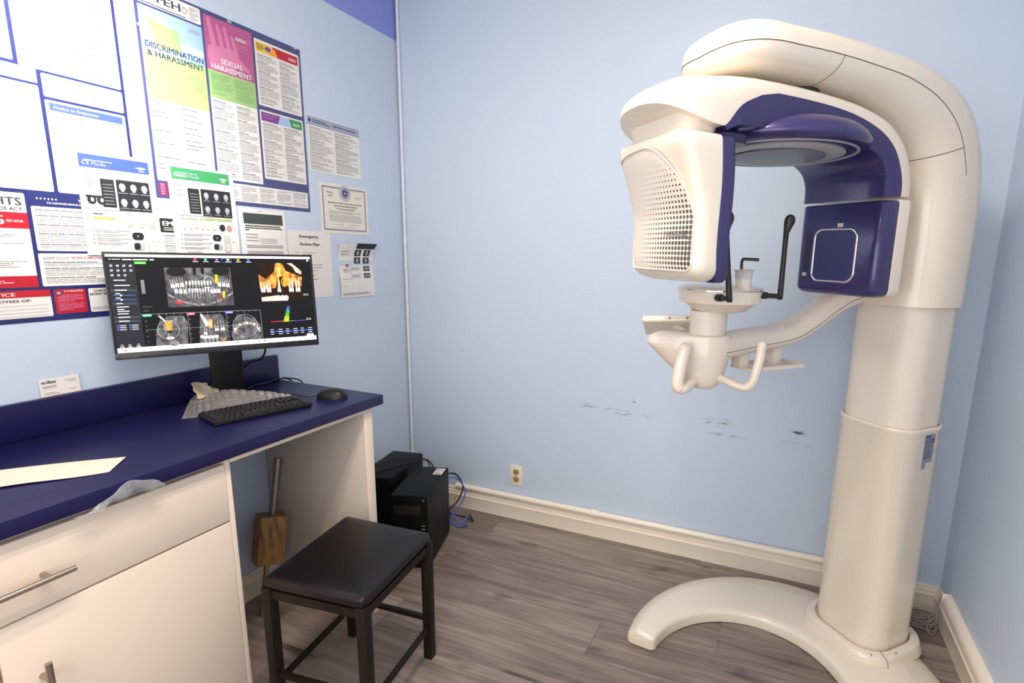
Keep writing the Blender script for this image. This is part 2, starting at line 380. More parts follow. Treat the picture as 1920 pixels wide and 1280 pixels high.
# outlet
t = thing('wall_outlet', 'ivory duplex electrical outlet on the back wall above the baseboard', 'outlet', (.652, 0, .2355))
bm = NB(); box(bm, (-.034, -.006, -.055), (.034, 0, .055), .0025); obj('cover_plate', bm, M('ivory_plastic', (.82, .77, .66), .35), t)
AM = M('amber_plastic', (.42, .27, .07), .35); DK = M('slot_black', (.01, .01, .01), .5)
for dz in (.0195, -.0195):
    bm = NB(); loft(bm, [[(.0165 * cos(a), y, dz + max(-.0135, min(.0135, .0165 * sin(a)))) for a in [2 * pi * k / 24 for k in range(24)]] for y in (-.004, -.0085)])
    r = obj('socket', bm, AM, t)
    bm = NB()
    for sx, h in ((-.0065, .008), (.0065, .0065)): box(bm, (sx - .0011, -.0092, dz - h / 2 + .002), (sx + .0011, -.008, dz + h / 2 + .002))
    tube(bm, [(0, -.008, dz - .008), (0, -.0092, dz - .008)], .0026, smooth=0)
    obj('slots', bm, DK, r)
bm = NB(); tube(bm, [(0, -.005, 0), (0, -.0075, 0)], .003, smooth=0); obj('screw', bm, M('brass', (.6, .45, .2), .3, 1), t)
# ------------------------------------------------------------------ counter, cabinet
CAB = M('cabinet_cream_laminate', (.86, .72, .60), .42, spec=.4, var=.02)
TOP = M('navy_laminate', (.011, .008, .066), .36, spec=.35, bump=.04, bscale=500)
XF = .507
t = thing('countertop', 'navy blue laminate countertop with backsplash running along the poster wall', 'countertop')
bm = NB(); box(bm, (.002, -3.0, .803), (.527, -.797, .839), .0035); obj('worktop', bm, TOP, t)
bm = NB(); box(bm, (.0015, -3.0, .8392), (.021, -.797, .937), .003); obj('backsplash', bm, TOP, t)
t = thing('base_cabinet', 'cream base cabinet with one wide drawer and doors under the navy countertop', 'cabinet')
bm = NB(); box(bm, (.02, -3.0, .08), (.487, -1.363, .8025), .001); box(bm, (.02, -3.0, 0), (.43, -1.363, .08)); obj('body', bm, CAB, t)
bm = NB(); box(bm, (.487, -1.3775, .0), (.505, -1.363, .8025), .0015); obj('stile', bm, CAB, t)
STEEL = M('brushed_steel', (.42, .36, .31), .32, 1, bump=.05, bscale=300)
def handle(par, p0, p1, off, posts):
    bm = NB(); tube(bm, [Vector(p0) + Vector((off, 0, 0)), Vector(p1) + Vector((off, 0, 0))], .006, n=16, smooth=0)
    for c in posts:
        q = Vector(p0) + (Vector(p1) - Vector(p0)) * c; tube(bm, [q, q + Vector((off, 0, 0))], .0055, n=12, smooth=0)
    return obj('handle', bm, STEEL, par)
d = obj('drawer', box(NB(), (.4885, -2.31, .6265), (XF, -1.3785, .786), .0022), CAB, t)
handle(d, (XF, -1.965, .697), (XF, -1.726, .697), .032, (.16, .84))
d = obj('door', box(NB(), (.4885, -1.8455, .09), (XF, -1.3785, .6215), .0022), CAB, t)
handle(d, (XF, -1.792, .285), (XF, -1.792, .525), .032, (.16, .84))
d = obj('door', box(NB(), (.4885, -2.31, .09), (XF, -1.8495, .6215), .0022), CAB, t)
handle(d, (XF, -1.905, .285), (XF, -1.905, .525), .032, (.16, .84))
for y0, y1 in ((-3.0, -2.315),):
    obj('side_front', box(NB(), (.4885, y0, .09), (XF, y1, .786), .0022), CAB, t)
t = thing('desk_support', 'cream end panel and rail holding up the free end of the countertop', 'desk support panel')
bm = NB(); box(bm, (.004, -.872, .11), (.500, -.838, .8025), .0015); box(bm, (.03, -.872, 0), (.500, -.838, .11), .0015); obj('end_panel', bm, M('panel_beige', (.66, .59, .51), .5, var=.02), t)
bm = NB(); box(bm, (.5, -.8735, .0), (.508, -.8365, .8025), .0015); obj('edge_strip', bm, CAB, t)
bm = NB(); box(bm, (.488, -1.362, .785), (.506, -.8725, .8025), .001); obj('front_rail', bm, CAB, t)
# stains on the door are part of it
# ------------------------------------------------------------------ wooden block on a steel rod under the counter
t = thing('wooden_mallet', 'worn wooden block on a steel rod leaning in the knee space under the counter', 'wooden block')
p0 = Vector((.135, -1.048, .0)); p1 = Vector((.105, -.905, .565)); ax = (p1 - p0).normalized()
rodm = M('worn_steel_rod', (.33, .27, .23), .42, 1, bump=.2, bscale=90, var=.2)
bm = NB(); tube(bm, [p0, p0 + (p1 - p0) * .335], .0095, smooth=0); obj('lower_rod', bm, rodm, t)
q0 = p0 + (p1 - p0) * .64; bm = NB(); tube(bm, [q0 + Vector((.004, 0, 0)), p1 + Vector((.004, 0, 0)), ], .0135, smooth=0); obj('upper_rod', bm, rodm, t)
wd = bpy.data.materials.new('weathered_pine'); wd.use_nodes = True; nt = wd.node_tree; b = nt.nodes['Principled BSDF']; N = nt.nodes.new; L = nt.links.new
tc = N('ShaderNodeTexCoord'); mp = N('ShaderNodeMapping'); mp.inputs['Scale'].default_value = (1, 1, .12); L(tc.outputs['Object'], mp.inputs[0])
n = N('ShaderNodeTexNoise'); n.inputs['Scale'].default_value = 55; n.inputs['Detail'].default_value = 6; L(mp.outputs[0], n.inputs['Vector'])
cr = N('ShaderNodeValToRGB'); cr.color_ramp.elements[0].position = .3; cr.color_ramp.elements[0].color = (.17, .08, .025, 1); cr.color_ramp.elements[1].position = .7; cr.color_ramp.elements[1].color = (.50, .27, .09, 1)
L(n.outputs['Fac'], cr.inputs[0]); L(cr.outputs[0], b.inputs['Base Color']); b.inputs['Roughness'].default_value = .6
bm = NB(); mid = p0 + (p1 - p0) * .487
Q = ax.to_track_quat('Z', 'Y').to_matrix() @ Matrix.Rotation(radians(52), 3, 'Z')
box(bm, (-.045, -.045, -.088), (.045, .045, .088), .004, mat=Matrix.Translation(mid) @ Q.to_4x4()); obj('block', bm, wd, t)

# ------------------------------------------------------------------ stool
t = thing('stool', 'black padded rectangular stool with square metal legs in front of the counter', 'stool')
A = Vector((.508, -.982, 0)); B = Vector((.842, -.963, 0)); Cc = Vector((.892, -1.318, 0)); D = Vector((.568, -1.352, 0)); ctr = (A + B + Cc + D) / 4
blk = M('stool_black_steel', (.010, .007, .006), .45, 0, bump=.1, spec=.25)
vin = M('black_vinyl', (.008, .006, .007), .38, spec=.35, bump=.05, bscale=400)
def quad(sc, z, corner=.014, n=5):
    P = [ctr + (p - ctr) * sc for p in (A, B, Cc, D)]; out = []
    for i in range(4):
        p = P[i]; a = (P[i - 1] - p).normalized(); c = (P[(i + 1) % 4] - p).normalized()
        for k in range(n + 1):
            s = k / n; q = (p + a * corner) * (1 - s) ** 2 + 2 * s * (1 - s) * p + (p + c * corner) * s ** 2; out.append((q.x, q.y, z))
    return out
bm = NB(); loft(bm, [quad(.98, .424), quad(.995, .427), quad(1.0, .433), quad(1.0, .443), quad(.992, .4485), quad(.97, .4525), quad(.90, .457), quad(.75, .461), quad(.5, .463), quad(.2, .464)]); obj('seat', bm, vin, t, 60)
bm = NB()
P = [ctr + (p - ctr) * .935 for p in (A, B, Cc, D)]
def bar(bm, a, c, w, h):
    d = (c - a).normalized(); s = Vector((0, 0, 1)).cross(d).normalized() if abs(d.z) < .9 else Vector((1, 0, 0)); u = d.cross(s)
    loft(bm, [[q + s * w / 2 + u * h / 2, q - s * w / 2 + u * h / 2, q - s * w / 2 - u * h / 2, q + s * w / 2 - u * h / 2] for q in (a, c)])
for i in range(4): bar(bm, P[i] + Vector((0, 0, .405)), P[(i + 1) % 4] + Vector((0, 0, .405)), .018, .026)
obj('seat_frame', bm, blk, t)
ang = math.atan2((B - A).y, (B - A).x)
for i in range(4):
    bm = NB(); box(bm, (-.0145, -.0145, 0), (.0145, .0145, .424), .002, mat=Matrix.Translation(P[i]) @ Matrix.Rotation(ang, 4, 'Z')); l = obj('leg', bm, blk, t)
    bm = NB(); n = (P[i] - ctr); n.z = 0
    q = P[i] + Vector((0, 0, .395)); dd = (P[i] - P[(i + 1) % 4]).normalized(); oo = Vector((-dd.y, dd.x, 0)); oo = oo if oo.dot(n) > 0 else -oo
    tube(bm, [q + oo * .0142, q + oo * .0158], .004, smooth=0); obj('screw', bm, M('screw_dark', (.05, .04, .04), .3, 1), l)
for i in range(4):
    bm = NB(); bar(bm, P[i] + Vector((0, 0, .115 if i % 2 else .145)), P[(i + 1) % 4] + Vector((0, 0, .115 if i % 2 else .145)), .014, .014); obj('stretcher', bm, blk, t)

# ------------------------------------------------------------------ computers by the corner
BK = M('computer_black_steel', (.007, .007, .008), .5, spec=.2, bump=.05, bscale=500)
BK2 = M('computer_gloss_front', (.0015, .0015, .002), .4, spec=.2)
t = thing('computer_tower', 'black computer tower with a white sticker on top beside the stool', 'computer', (.519, -.55, 0), math.atan2(.096, .287) )
# local: y back, x right (origin front right)
bm = NB(); box(bm, (-.158, .006, .008), (0, .305, .336), .003); obj('case', bm, BK, t)
fp = obj('front_panel', box(NB(), (-.158, -.008, .006), (0, .0055, .337), .004), BK2, t)
bm = NB(); box(bm, (-.145, -.0095, .25), (-.03, -.0075, .29), .001); obj('drive_bay', bm, M('bay_black', (.006, .006, .007), .4), fp)
for a, c in (((-.026, -.0095, .20), (-.012, -.0078, .203)), ((-.026, -.0095, .185), (-.012, -.0078, .188)), ((-.02, -.0095, .315), (-.014, -.0078, .32))): obj('port', box(NB(), a, c), M('port_grey', (.3, .3, .32), .4), fp)
for x in (-.14, -.02):
    for y in (.03, .27): obj('foot', box(NB(), (x - .012, y - .012, 0), (x + .012, y + .012, .009), .002), DK, t)
s = Sheet((-.05, .255, .3366), (1, 0, 0), (0, 1, 0), (0, 0, 1), 5); PAPER = M('paper_white', (.80, .78, .74), .7)
s.slab(0, -.035, .042, .035, PAPER, .0003); s.lines(.004, -.005, .038, .03, M('print_grey', (.25, .25, .27), .8), .005); s.rect(.006, -.028, .034, -.018, M('sticker_red', (.7, .06, .03), .6), 1); s.build('sticker', t)
t = thing('computer_tower', 'black computer box standing behind the stickered tower in the corner', 'computer', (.175, -.36, 0), radians(11))
obj('case', box(NB(), (-.08, -.155, .006), (.08, .155, .352), .004), BK, t)
obj('front_panel', box(NB(), (-.08, -.166, .006), (.08, -.1555, .353), .004), BK2, t)
for x in (-.065, .065):
    for y in (-.13, .13): obj('foot', box(NB(), (x - .01, y - .01, 0), (x + .01, y + .01, .0065), .001), DK, t)
CB = M('cable_black', (.008, .008, .009), .45)
def cable(label, pts, r, m, name='cable'):
    return tag(obj(name, tube(NB(), pts, r, 8), m, smooth=60), label, 'cable')
cable('black cable arching over the rear computer box behind the end panel', [(.20, -.80, .24), (.19, -.62, .33), (.18, -.54, .372), (.17, -.48, .377), (.18, -.36, .372), (.25, -.27, .355), (.275, -.19, .30), (.28, -.12, .1), (.30, -.10, .006)], .0035, CB)
cable('thin black cable lying across the rear computer box top', [(.20, -.78, .18), (.12, -.60, .34), (.14, -.54, .3590), (.15, -.49, .3563), (.20, -.43, .3560), (.245, -.33, .3560), (.262, -.22, .335), (.25, -.15, .2), (.24, -.09, .006)], .0025, CB)
cable('black power cable looping off the back of the stickered tower', [(.37, -.275, .285), (.40, -.18, .27), (.435, -.16, .20), (.43, -.20, .14), (.40, -.235, .09), (.44, -.15, .03), (.47, -.13, .008), (.42, -.08, .006)], .004, CB)
BLU = M('cable_blue', (.10, .15, .55), .4)
cable('blue network cable hanging in loops behind the stickered tower', [(.385, -.27, .27), (.42, -.20, .26), (.455, -.17, .18), (.43, -.20, .10), (.40, -.235, .055), (.43, -.21, .012), (.475, -.19, .01), (.46, -.23, .05), (.42, -.235, .085), (.41, -.22, .03), (.44, -.2, .006), (.46, -.16, .05)], .0036, BLU)
# ------------------------------------------------------------------ monitor
MB_ = M('monitor_black_plastic', (.008, .008, .009), .42, spec=.3); MB2 = M('monitor_bezel', (.008, .008, .009), .3)
def E(name, c, s=1.0): return M('screen_' + name, s2l(*c), .6, emit=s, spec=.2)
MY, MPIT = -.538, .074; MC = Vector((.225, -1.143, 1.177)); MW, MH = .53, .302
t = thing('computer_monitor', 'black flat monitor showing dental x-ray scans on the navy countertop', 'monitor', (.094, -1.056, .839), MY)
def Ml(x, y, z):   # local of the stand empty: x forward (towards viewer), y right, z up ; screen frame tilted
    return Vector((x, y, z))
inv = Matrix.Rotation(-MY, 3, 'Z'); cl = inv @ (MC - Vector((.094, -1.056, .839)))
RT = Matrix.Translation(cl) @ Matrix.Rotation(-MPIT, 4, 'Y')
bm = NB(); box(bm, (-.028, -MW / 2, -MH / 2), (0, MW / 2, MH / 2), .003, mat=RT); box(bm, (-.048, -.15, -.1), (-.027, .15, .09), .008, mat=RT); obj('housing', bm, MB_, t)
bm = NB(); b0 = .0065
for a, c in (((0, -MW / 2, -MH / 2), (.0025, MW / 2, -MH / 2 + .019)), ((0, -MW / 2, MH / 2 - b0), (.0025, MW / 2, MH / 2)), ((0, -MW / 2, -MH / 2 + .019), (.0025, -MW / 2 + b0, MH / 2 - b0)), ((0, MW / 2 - b0, -MH / 2 + .019), (.0025, MW / 2, MH / 2 - b0))): box(bm, a, c, .0007, mat=RT)
bz = obj('bezel', bm, MB2, t)
R3 = RT.to_3x3(); sa = R3 @ Vector((0, 1, 0)); sb = R3 @ Vector((0, 0, 1)); sn = R3 @ Vector((1, 0, 0))
lg = Sheet(RT @ Vector((.0027, -MW / 2 + .012, -MH / 2 + .004)), sa, sb, sn); lg.rect(0, 0, .042, .009, M('logo_bar_grey', (.06, .058, .055), .5), 1); lg.build('logo_bar', bz)
SW, SH = MW - 2 * b0, MH - b0 - .019
so_ = RT @ Vector((.0008, -MW / 2 + b0, -MH / 2 + .019))
s = Sheet(so_, sa * SW, sb * SH, sn, 11)   # unit square coordinates
s.n = sn * .6
bg, pan, mid_, ltx, wh = E('bg', (14, 14, 17)), E('panel', (33, 34, 40)), E('mid', (52, 54, 62)), E('text', (205, 205, 210)), E('white', (250, 248, 246))
s.rect(0, 0, 1, 1, bg, 0)
# picture coordinates: top-left / top-right / bottom-left / bottom-right of lit area in the 1920-wide zoom of [180,440,620,700]
TL, TR, BL, BR = (55, 155), (1748, 172), (178, 985), (1812, 860)
def hom():
    # solve homography zoom px -> unit square
    A_ = []; 
    for (x, y), (u_, v_) in zip((TL, TR, BL, BR), ((0, 1), (1, 1), (0, 0), (1, 0))):
        A_.append([x, y, 1, 0, 0, 0, -u_ * x, -u_ * y, u_]); A_.append([0, 0, 0, x, y, 1, -v_ * x, -v_ * y, v_])
    n = 8
    for i in range(n):
        p = max(range(i, n), key=lambda k: abs(A_[k][i])); A_[i], A_[p] = A_[p], A_[i]
        for k in range(n):
            if k != i:
                f = A_[k][i] / A_[i][i]; A_[k] = [a - f * b for a, b in zip(A_[k], A_[i])]
    return [A_[i][8] / A_[i][i] for i in range(8)]
Hm = hom()
def Z(x, y):
    d = Hm[6] * x + Hm[7] * y + 1; return ((Hm[0] * x + Hm[1] * y + Hm[2]) / d, (Hm[3] * x + Hm[4] * y + Hm[5]) / d)
def zq(pts, m, l=1): s.poly([Z(*p) for p in pts], m, l)
def zr(x0, y0, x1, y1, m, l=1):   # axis-aligned on screen between two zoom corners
    a = Z(x0, y1); c = Z(x1, y0); s.rect(a[0], a[1], c[0], c[1], m, l)
s.rect(0, .974, 1, 1, wh, 1)
s.rect(0, 0, 1, .048, wh, 1)
tb = [(.55, (60, 120, 220)), (.43, (90, 160, 230)), (.58, (210, 200, 190)), (.61, (240, 200, 80)), (.64, (90, 150, 220)), (.67, (40, 90, 160)), (.70, (60, 80, 120)), (.03, (220, 60, 60))]
for x, c in tb: s.rect(x, .016, x + .008, .034, E('ico%d%d%d' % c, c), 2)
s.rect(0, .048, .118, .925, pan, 1)
s.text('ct viewer', .012, .945, .013, ltx, 3, width=.05, bold=.02); 
for x, wd_ in ((.068, .04), (.112, .065), (.185, .02)): s.rect(x, .942, x + wd_, .953, ltx, 2)
s.rect(.118, .903, .168, .928, E('green', (70, 190, 50)), 2); s.text('Premium', .126, .910, .008, wh, 3, width=.034)
for i, (x, c) in enumerate(((.38, (220, 60, 70)), (.43, (60, 200, 140)), (.485, (150, 80, 220)), (.54, (230, 200, 110)), (.592, (240, 150, 40)), (.645, (70, 120, 230)))):
    s.rect(x + .006, .945, x + .018, .965, E('tab%d' % i, c), 2); s.rect(x, .930, x + .026, .936, ltx, 2)
for (a, b_, c, d_) in ((.522, .925, .57, .9275), (.522, .966, .57, .9685), (.522, .925, .5235, .9685), (.5685, .925, .57, .9685)): s.rect(a, b_, c, d_, E('blue', (60, 110, 210)), 2)
for r in range(3):
    for k in range(4 - (r == 2)):
        x = .012 + k * .027; y = .885 - r * .048; s.ring(x + .007, y, .006, .011, .0022, ltx, 2, 10)
        s.line(x + .002, y - .008, x + .012, y + .008, .002, ltx, 3)
for y, ww in ((.735, .05), (.683, .065), (.635, .05), (.60, .02), (.555, .02), (.50, .025), (.465, .05), (.44, .03), (.42, .05), (.395, .045), (.36, .05), (.32, .045)):
    s.rect(.022, y, .022 + ww, y + .009, ltx, 3)
for y in (.63, .495, .355, .315): s.rect(.004, y - .006, .114, y + .020, mid_, 1.5)
for y in (.585, .54): s.rect(.012, y, .108, y + .0035, E('slider', (80, 120, 200)), 2); s.ell(.045, y + .002, .005, .009, ltx, 3, 10)
for k in range(6): s.rect(.012 + .052 * (k % 2), .275 - .021 * (k // 2), .018 + .052 * (k % 2), .286 - .021 * (k // 2), E('check', (70, 110, 230)), 3); s.rect(.022 + .052 * (k % 2), .277 - .021 * (k // 2), .05 + .052 * (k % 2), .283 - .021 * (k // 2), ltx, 3)
for x in (.012, .045, .082): s.ring(x + .01, .075, .006, .011, .002, ltx, 2, 10); s.rect(x, .055, x + .02, .060, ltx, 2)
s.rect(.135, .60, .15, .74, E('gauge', (120, 120, 125)), 2)
for k in range(10): s.rect(.137, .61 + k * .012, .148, .6125 + k * .012, bg, 3)
s.rect(.13, .455, .17, .47, mid_, 2); s.rect(.13, .415, .155, .43, mid_, 2)
# panoramic x-ray
def xmat(name, c0, c1, sc, emit=1.0):
    m = bpy.data.materials.new(name); m.use_nodes = True; nt = m.node_tree; b = nt.nodes['Principled BSDF']; N = nt.nodes.new; L = nt.links.new
    tc = N('ShaderNodeTexCoord'); n = N('ShaderNodeTexNoise'); n.inputs['Scale'].default_value = sc; n.inputs['Detail'].default_value = 6; L(tc.outputs['Object'], n.inputs['Vector'])
    cr = N('ShaderNodeValToRGB'); cr.color_ramp.elements[0].position = .36; cr.color_ramp.elements[1].position = .68; cr.color_ramp.elements[0].color = (*s2l(*c0), 1); cr.color_ramp.elements[1].color = (*s2l(*c1), 1)
    L(n.outputs['Fac'], cr.inputs[0]); L(cr.outputs[0], b.inputs['Base Color']); L(cr.outputs[0], b.inputs['Emission Color']); b.inputs['Emission Strength'].default_value = emit; return m
xg, xb, xt, xt2 = xmat('xray_grey', (28, 28, 30), (78, 78, 82), 45), xmat('xray_bone', (60, 58, 60), (150, 148, 150), 120), xmat('xray_tooth', (88, 86, 88), (165, 163, 163), 170), xmat('xray_crown', (150, 148, 148), (225, 222, 222), 170)
xmand = xmat('xray_mandible', (40, 39, 41), (98, 96, 99), 90)
X0, Y1 = Z(545, 268); X1, _ = Z(1095, 268); Y0 = Z(850, 590)[1]
s.rect(X0, Y0, X1, Y1, xg, 1)
pw_, ph_ = X1 - X0, Y1 - Y0
def P2(x, y): return (X0 + pw_ * x, Y0 + ph_ * y)
def pp(pts, m, l=2): s.poly([P2(*p) for p in pts], m, l)
rnd = random.Random(4)
# jaw arc and bone
for k in range(24):
    a0, a1 = k / 24, (k + 1) / 24; f = lambda a: .30 * (2 * a - 1) ** 2
    pp([(a0, .02 + f(a0)), (a1, .02 + f(a1)), (a1, .075 + f(a1)), (a0, .075 + f(a0))], xb, 2)
    g0 = lambda a: .34 + .12 * (2 * a - 1) ** 2
    pp([(a0 * .9 + .05, .10 + f(a0)), (a1 * .9 + .05, .10 + f(a1)), (a1 * .9 + .05, g0(a1)), (a0 * .9 + .05, g0(a0))], xmand, 1.6)
pp([(.28, .58), (.72, .58), (.70, 1), (.30, 1)], xmat('xray_maxilla', (45, 44, 46), (105, 103, 106), 60), 1.6)
s.ell(*P2(.44, .93), .008, .045, bg, 2.2); s.ell(*P2(.56, .93), .008, .045, bg, 2.2)
s.ell(*P2(.17, .90), .045, .05, E('dark', (24, 24, 26)), 2); s.ell(*P2(.84, .92), .045, .05, E('dark', (24, 24, 26)), 2)
def tooth(x, y, w_, h, up, crown=True, lean=0, sheet=None, roots=1, m1=None, m2=None, px=None):
    px = px or P2; d = 1 if up else -1; m1 = m1 or xt; m2 = m2 or xt2
    for r in range(roots):
        ox = (r - (roots - 1) / 2) * w_ * .5; rw = w_ * (.36 if roots > 1 else .62)
        s.poly([px(x + ox - rw / 2, y), px(x + ox + rw / 2, y), px(x + ox * 1.1 + rw * .32 + lean * h * .6, y + d * h * .6), px(x + ox * 1.2 + lean * h, y + d * h), px(x + ox * 1.1 - rw * .32 + lean * h * .6, y + d * h * .6)], m1, 3)
    if crown:
        s.poly([px(x - w_ * .34, y + d * .04), px(x + w_ * .34, y + d * .04), px(x + w_ * .44, y - d * .02), px(x + w_ * .38, y - d * .075), px(x, y - d * .06), px(x - w_ * .38, y - d * .075), px(x - w_ * .44, y - d * .02)], m2, 3.4)
    s.poly([px(x - w_ * .05, y + d * .02), px(x + w_ * .05, y + d * .02), px(x + lean * h * .7, y + d * h * .7)], xg, 3.8)
def f_up(x): return .60 + .10 * (2 * x - 1) ** 2
ux = [.10, .165, .235, .30, .35, .395, .44, .485, .53, .575, .62, .665, .80, .865, .93]
for x in ux:
    mo = x < .26 or x > .78; tooth(x, .60 - .055 * (2 * x - 1) ** 2 * 1.2 + .0, .064 if mo else .036, .26 if not mo else .20, mo, lean=(.5 - x) * -.35, roots=2 if mo else 1)
for x in [.14, .205, .27, .33, .375, .415, .455, .495, .535, .575, .62, .67, .725, .78]:
    mo = x < .29 or x > .66; tooth(x, .40 + .03 * (2 * x - 1) ** 2, .058 if mo else .030, .20, mo, lean=(.5 - x) * -.5, roots=2 if mo else 1)
pp([(.10, .50), (.9, .50), (.9, .485), (.5, .46), (.10, .485)], E('black', (6, 6, 7)), 2.1)
yel, red, grn, org = E('yellow', (250, 190, 20)), E('red', (235, 50, 60)), E('grn', (60, 200, 80)), E('orange', (255, 140, 20))
pp([(.735, .60), (.775, .60), (.785, .82), (.745, .82)], yel, 4.2); pp([(.83, .22), (.865, .22), (.875, .38), (.84, .38)], yel, 4.2)
s.ring(*P2(.64, .60), .028, .075, .0025, ltx, 4, 20, 10, 170); s.ring(*P2(.66, .58), .035, .10, .003, grn, 4, 8, 100, 140)
s.ell(*P2(.165, .12), .018, .016, red, 4); s.ring(*P2(.80, .16), .02, .02, .004, red, 4, 16, 0, 180)
s.rect(*P2(.56, .475), *P2(.65, .495), ltx, 4)
# divider and lower views
lx0 = .118; lx1 = Z(1360, 740)[0]; ly1 = .365; ly0 = .048
s.rect(lx0, ly1 + .02, lx1, ly1 + .023, E('tick', (150, 150, 155)), 2)
cuts = [lx0 + .012, lx0 + .012 + (lx1 - lx0) * .345, lx0 + (lx1 - lx0) * .69, lx1]
lab = [(60, 180, 150), (230, 80, 110), (110, 100, 230)]
tissue = xmat('xray_tissue', (42, 42, 44), (92, 92, 95), 60)
for i in range(3):
    a, c = cuts[i], cuts[i + 1]; wv_ = c - a
    s.rect(c - .0012, ly0, c, ly1 + .02, E('tick', (150, 150, 155)), 2)
    for k in range(5): s.rect(a + wv_ * (k + 1) / 6, ly1 + .008, a + wv_ * (k + 1) / 6 + .0012, ly1 + .018, ltx, 2); s.rect(a + .004, ly0 + (ly1 - ly0) * (k + 1) / 6, a + .009, ly0 + (ly1 - ly0) * (k + 1) / 6 + .0025, ltx, 2)
    def q(x, y, a=a, w_=wv_): return (a + w_ * x, ly0 + (ly1 - ly0) * y)
    if i == 0:
        s.poly([q(.20, 0), q(.92, 0), q(.98, .70), q(.90, .97), q(.58, .98), q(.34, .86), q(.22, .45)], tissue, 1.5)
        s.poly([q(.30, 1), q(.36, 1), q(.50, .78), q(.44, .80)], xt2, 3); s.poly([q(.42, .80), q(.62, .84), q(.62, .50), q(.48, .28), q(.40, .5)], xb, 2)
        s.poly([q(.47, .50), q(.58, .50), q(.59, .80), q(.46, .80)], org, 4); s.poly([q(.47, .40), q(.57, .40), q(.58, .49), q(.47, .49)], bg, 4)
        s.ell(*q(.53, .24), .018, .016, xt2, 3); s.ell(*q(.62, .05), .022, .028, xb, 3)
        s.ring(*q(.80, .84), .022, .035, .004, xb, 3); s.ring(*q(.72, .75), .05, .03, .004, xt, 3, 20, 0, 180)
        s.ring(*q(.51, .52), .05, .10, .0014, ltx, 4, 36)
    elif i == 1:
        s.poly([q(.22, .0), q(.95, .0), q(1, .65), q(.85, .98), q(.30, .98)], tissue, 1.5)
        s.poly([q(.30, 1), q(.35, 1), q(.55, .62), q(.42, .55)], xt2, 3)
        def qq(x, y): return q(x, y)
        for x, yy, w_, hh in ((.40, .34, .11, .40), (.70, .46, .13, .30), (.86, .46, .13, .34)): tooth(x, yy, w_, hh, True, px=qq, roots=2)
        s.poly([q(.51, .50), q(.60, .50), q(.61, .80), q(.50, .80)], org, 4); s.ell(*q(.55, .66), .004, .03, xt2, 4.3)
        for x in (.38, .48, .58, .68): tooth(x, .18, .12, .22, False, px=qq)
        s.line(*q(.80, .14), *q(.84, .02), .004, org, 4); s.line(*q(.90, .14), *q(.85, .02), .004, org, 4); s.ell(*q(.30, .22), .010, .02, xt2, 4)
    else:
        s.poly([q(.12, .0), q(.95, .0), q(1, .45), q(.80, .75), q(.30, .98), q(.20, .65), q(.08, .30)], tissue, 1.5)
        for k in range(11):
            th = pi * (.98 - .098 * k); x = .55 + .36 * cos(th); y = .30 + .32 * sin(th); s.ell(*q(x, y), .009, .016, xt2 if k % 2 else xt, 3, 12)
        s.ring(*q(.51, .62), .008, .016, .004, org, 4, 14); s.ring(*q(.51, .52), .065, .13, .0014, ltx, 4, 36)
        for k in range(4): s.ring(*q(.22 + .07 * k, .10 + .05 * (k % 2)), .012, .02, .004, xb, 3, 10)
        s.line(*q(.51, .1), *q(.51, .9), .0012, grn, 4)
    s.line(*q(0, .55), *q(1, .55), .0022, E('cross', (140, 140, 145)), 4.5); s.line(*q(.51, 0), *q(.51, 1), .0012, E('cross', (140, 140, 145)), 4.5)
    s.line(*q(.28, .52), *q(.33, .60), .003, grn, 4.6); s.line(*q(.22, .35), *q(.28, .40), .003, red, 4.6)
    s.rect(a - .006, ly1 - .004, a + .034, ly1 + .018, E('lab%d' % i, lab[i]), 5); s.rect(a + .002, ly1 + .004, a + .026, ly1 + .009, wh, 5.3)
# 3-D orange view
om = xmat('render_orange', (110, 55, 12), (240, 160, 50), 60); om2 = xmat('render_bone', (190, 150, 110), (252, 240, 225), 90)
ox0, oy1 = Z(1318, 225); ox1, oy0 = Z(1705, 530)[0], Z(1500, 540)[1]
ow, oh = ox1 - ox0, oy1 - oy0
def O2(x, y): return (ox0 + ow * x, oy0 + oh * y)
def op(pts, m, l=2): s.poly([O2(*p) for p in pts], m, l)
s.rect(ox0, oy0, ox1, oy1, E('brownblack', (28, 14, 6)), 1)
op([(0, .30), (.36, .34), (.42, .62), (.55, .66), (.60, .40), (.97, .38), (1, .62), (.88, .68), (.62, .80), (.55, 1.0), (.40, 1.0), (.36, .78), (.15, .58), (0, .70)], om, 2)
op([(.42, .66), (.50, .66), (.52, 1.0), (.42, 1.0)], xmat('render_light', (200, 130, 40), (255, 210, 120), 90), 2.4)
op([(.66, 1), (.78, 1), (1, .78), (.98, .70), (.86, .76), (.80, .9)], om2, 2.2)
for x, w_, hh in ((.07, .12, .22), (.20, .12, .25), (.44, .10, .40), (.72, .13, .34), (.88, .13, .34)): tooth(x, .30, w_, hh, True, px=O2, roots=2 if w_ > .11 else 1, m1=om2, m2=xt2)
op([(.52, .38), (.59, .36), (.63, .64), (.56, .66)], om, 4); s.ring(*O2(.575, .51), .018, .055, .003, yel, 4.4)
op([(.02, 0), (.62, 0), (.62, .10), (.34, .14), (.02, .10)], om2, 3)
for x in (.40, .50, .58): s.ell(*O2(x, .08), .014, .03, xt2, 4)
for (zx, zy) in ((1720, 487), (1745, 690)):
    cx, cy = Z(zx, zy); s.rect(cx - .018, cy - .018, cx + .018, cy + .018, E('black', (6, 6, 7)), 4.4)
    for k in (-1, 1): s.ring(cx + k * .008, cy, .007, .014, .002, wh, 5, 4, 45, 405)
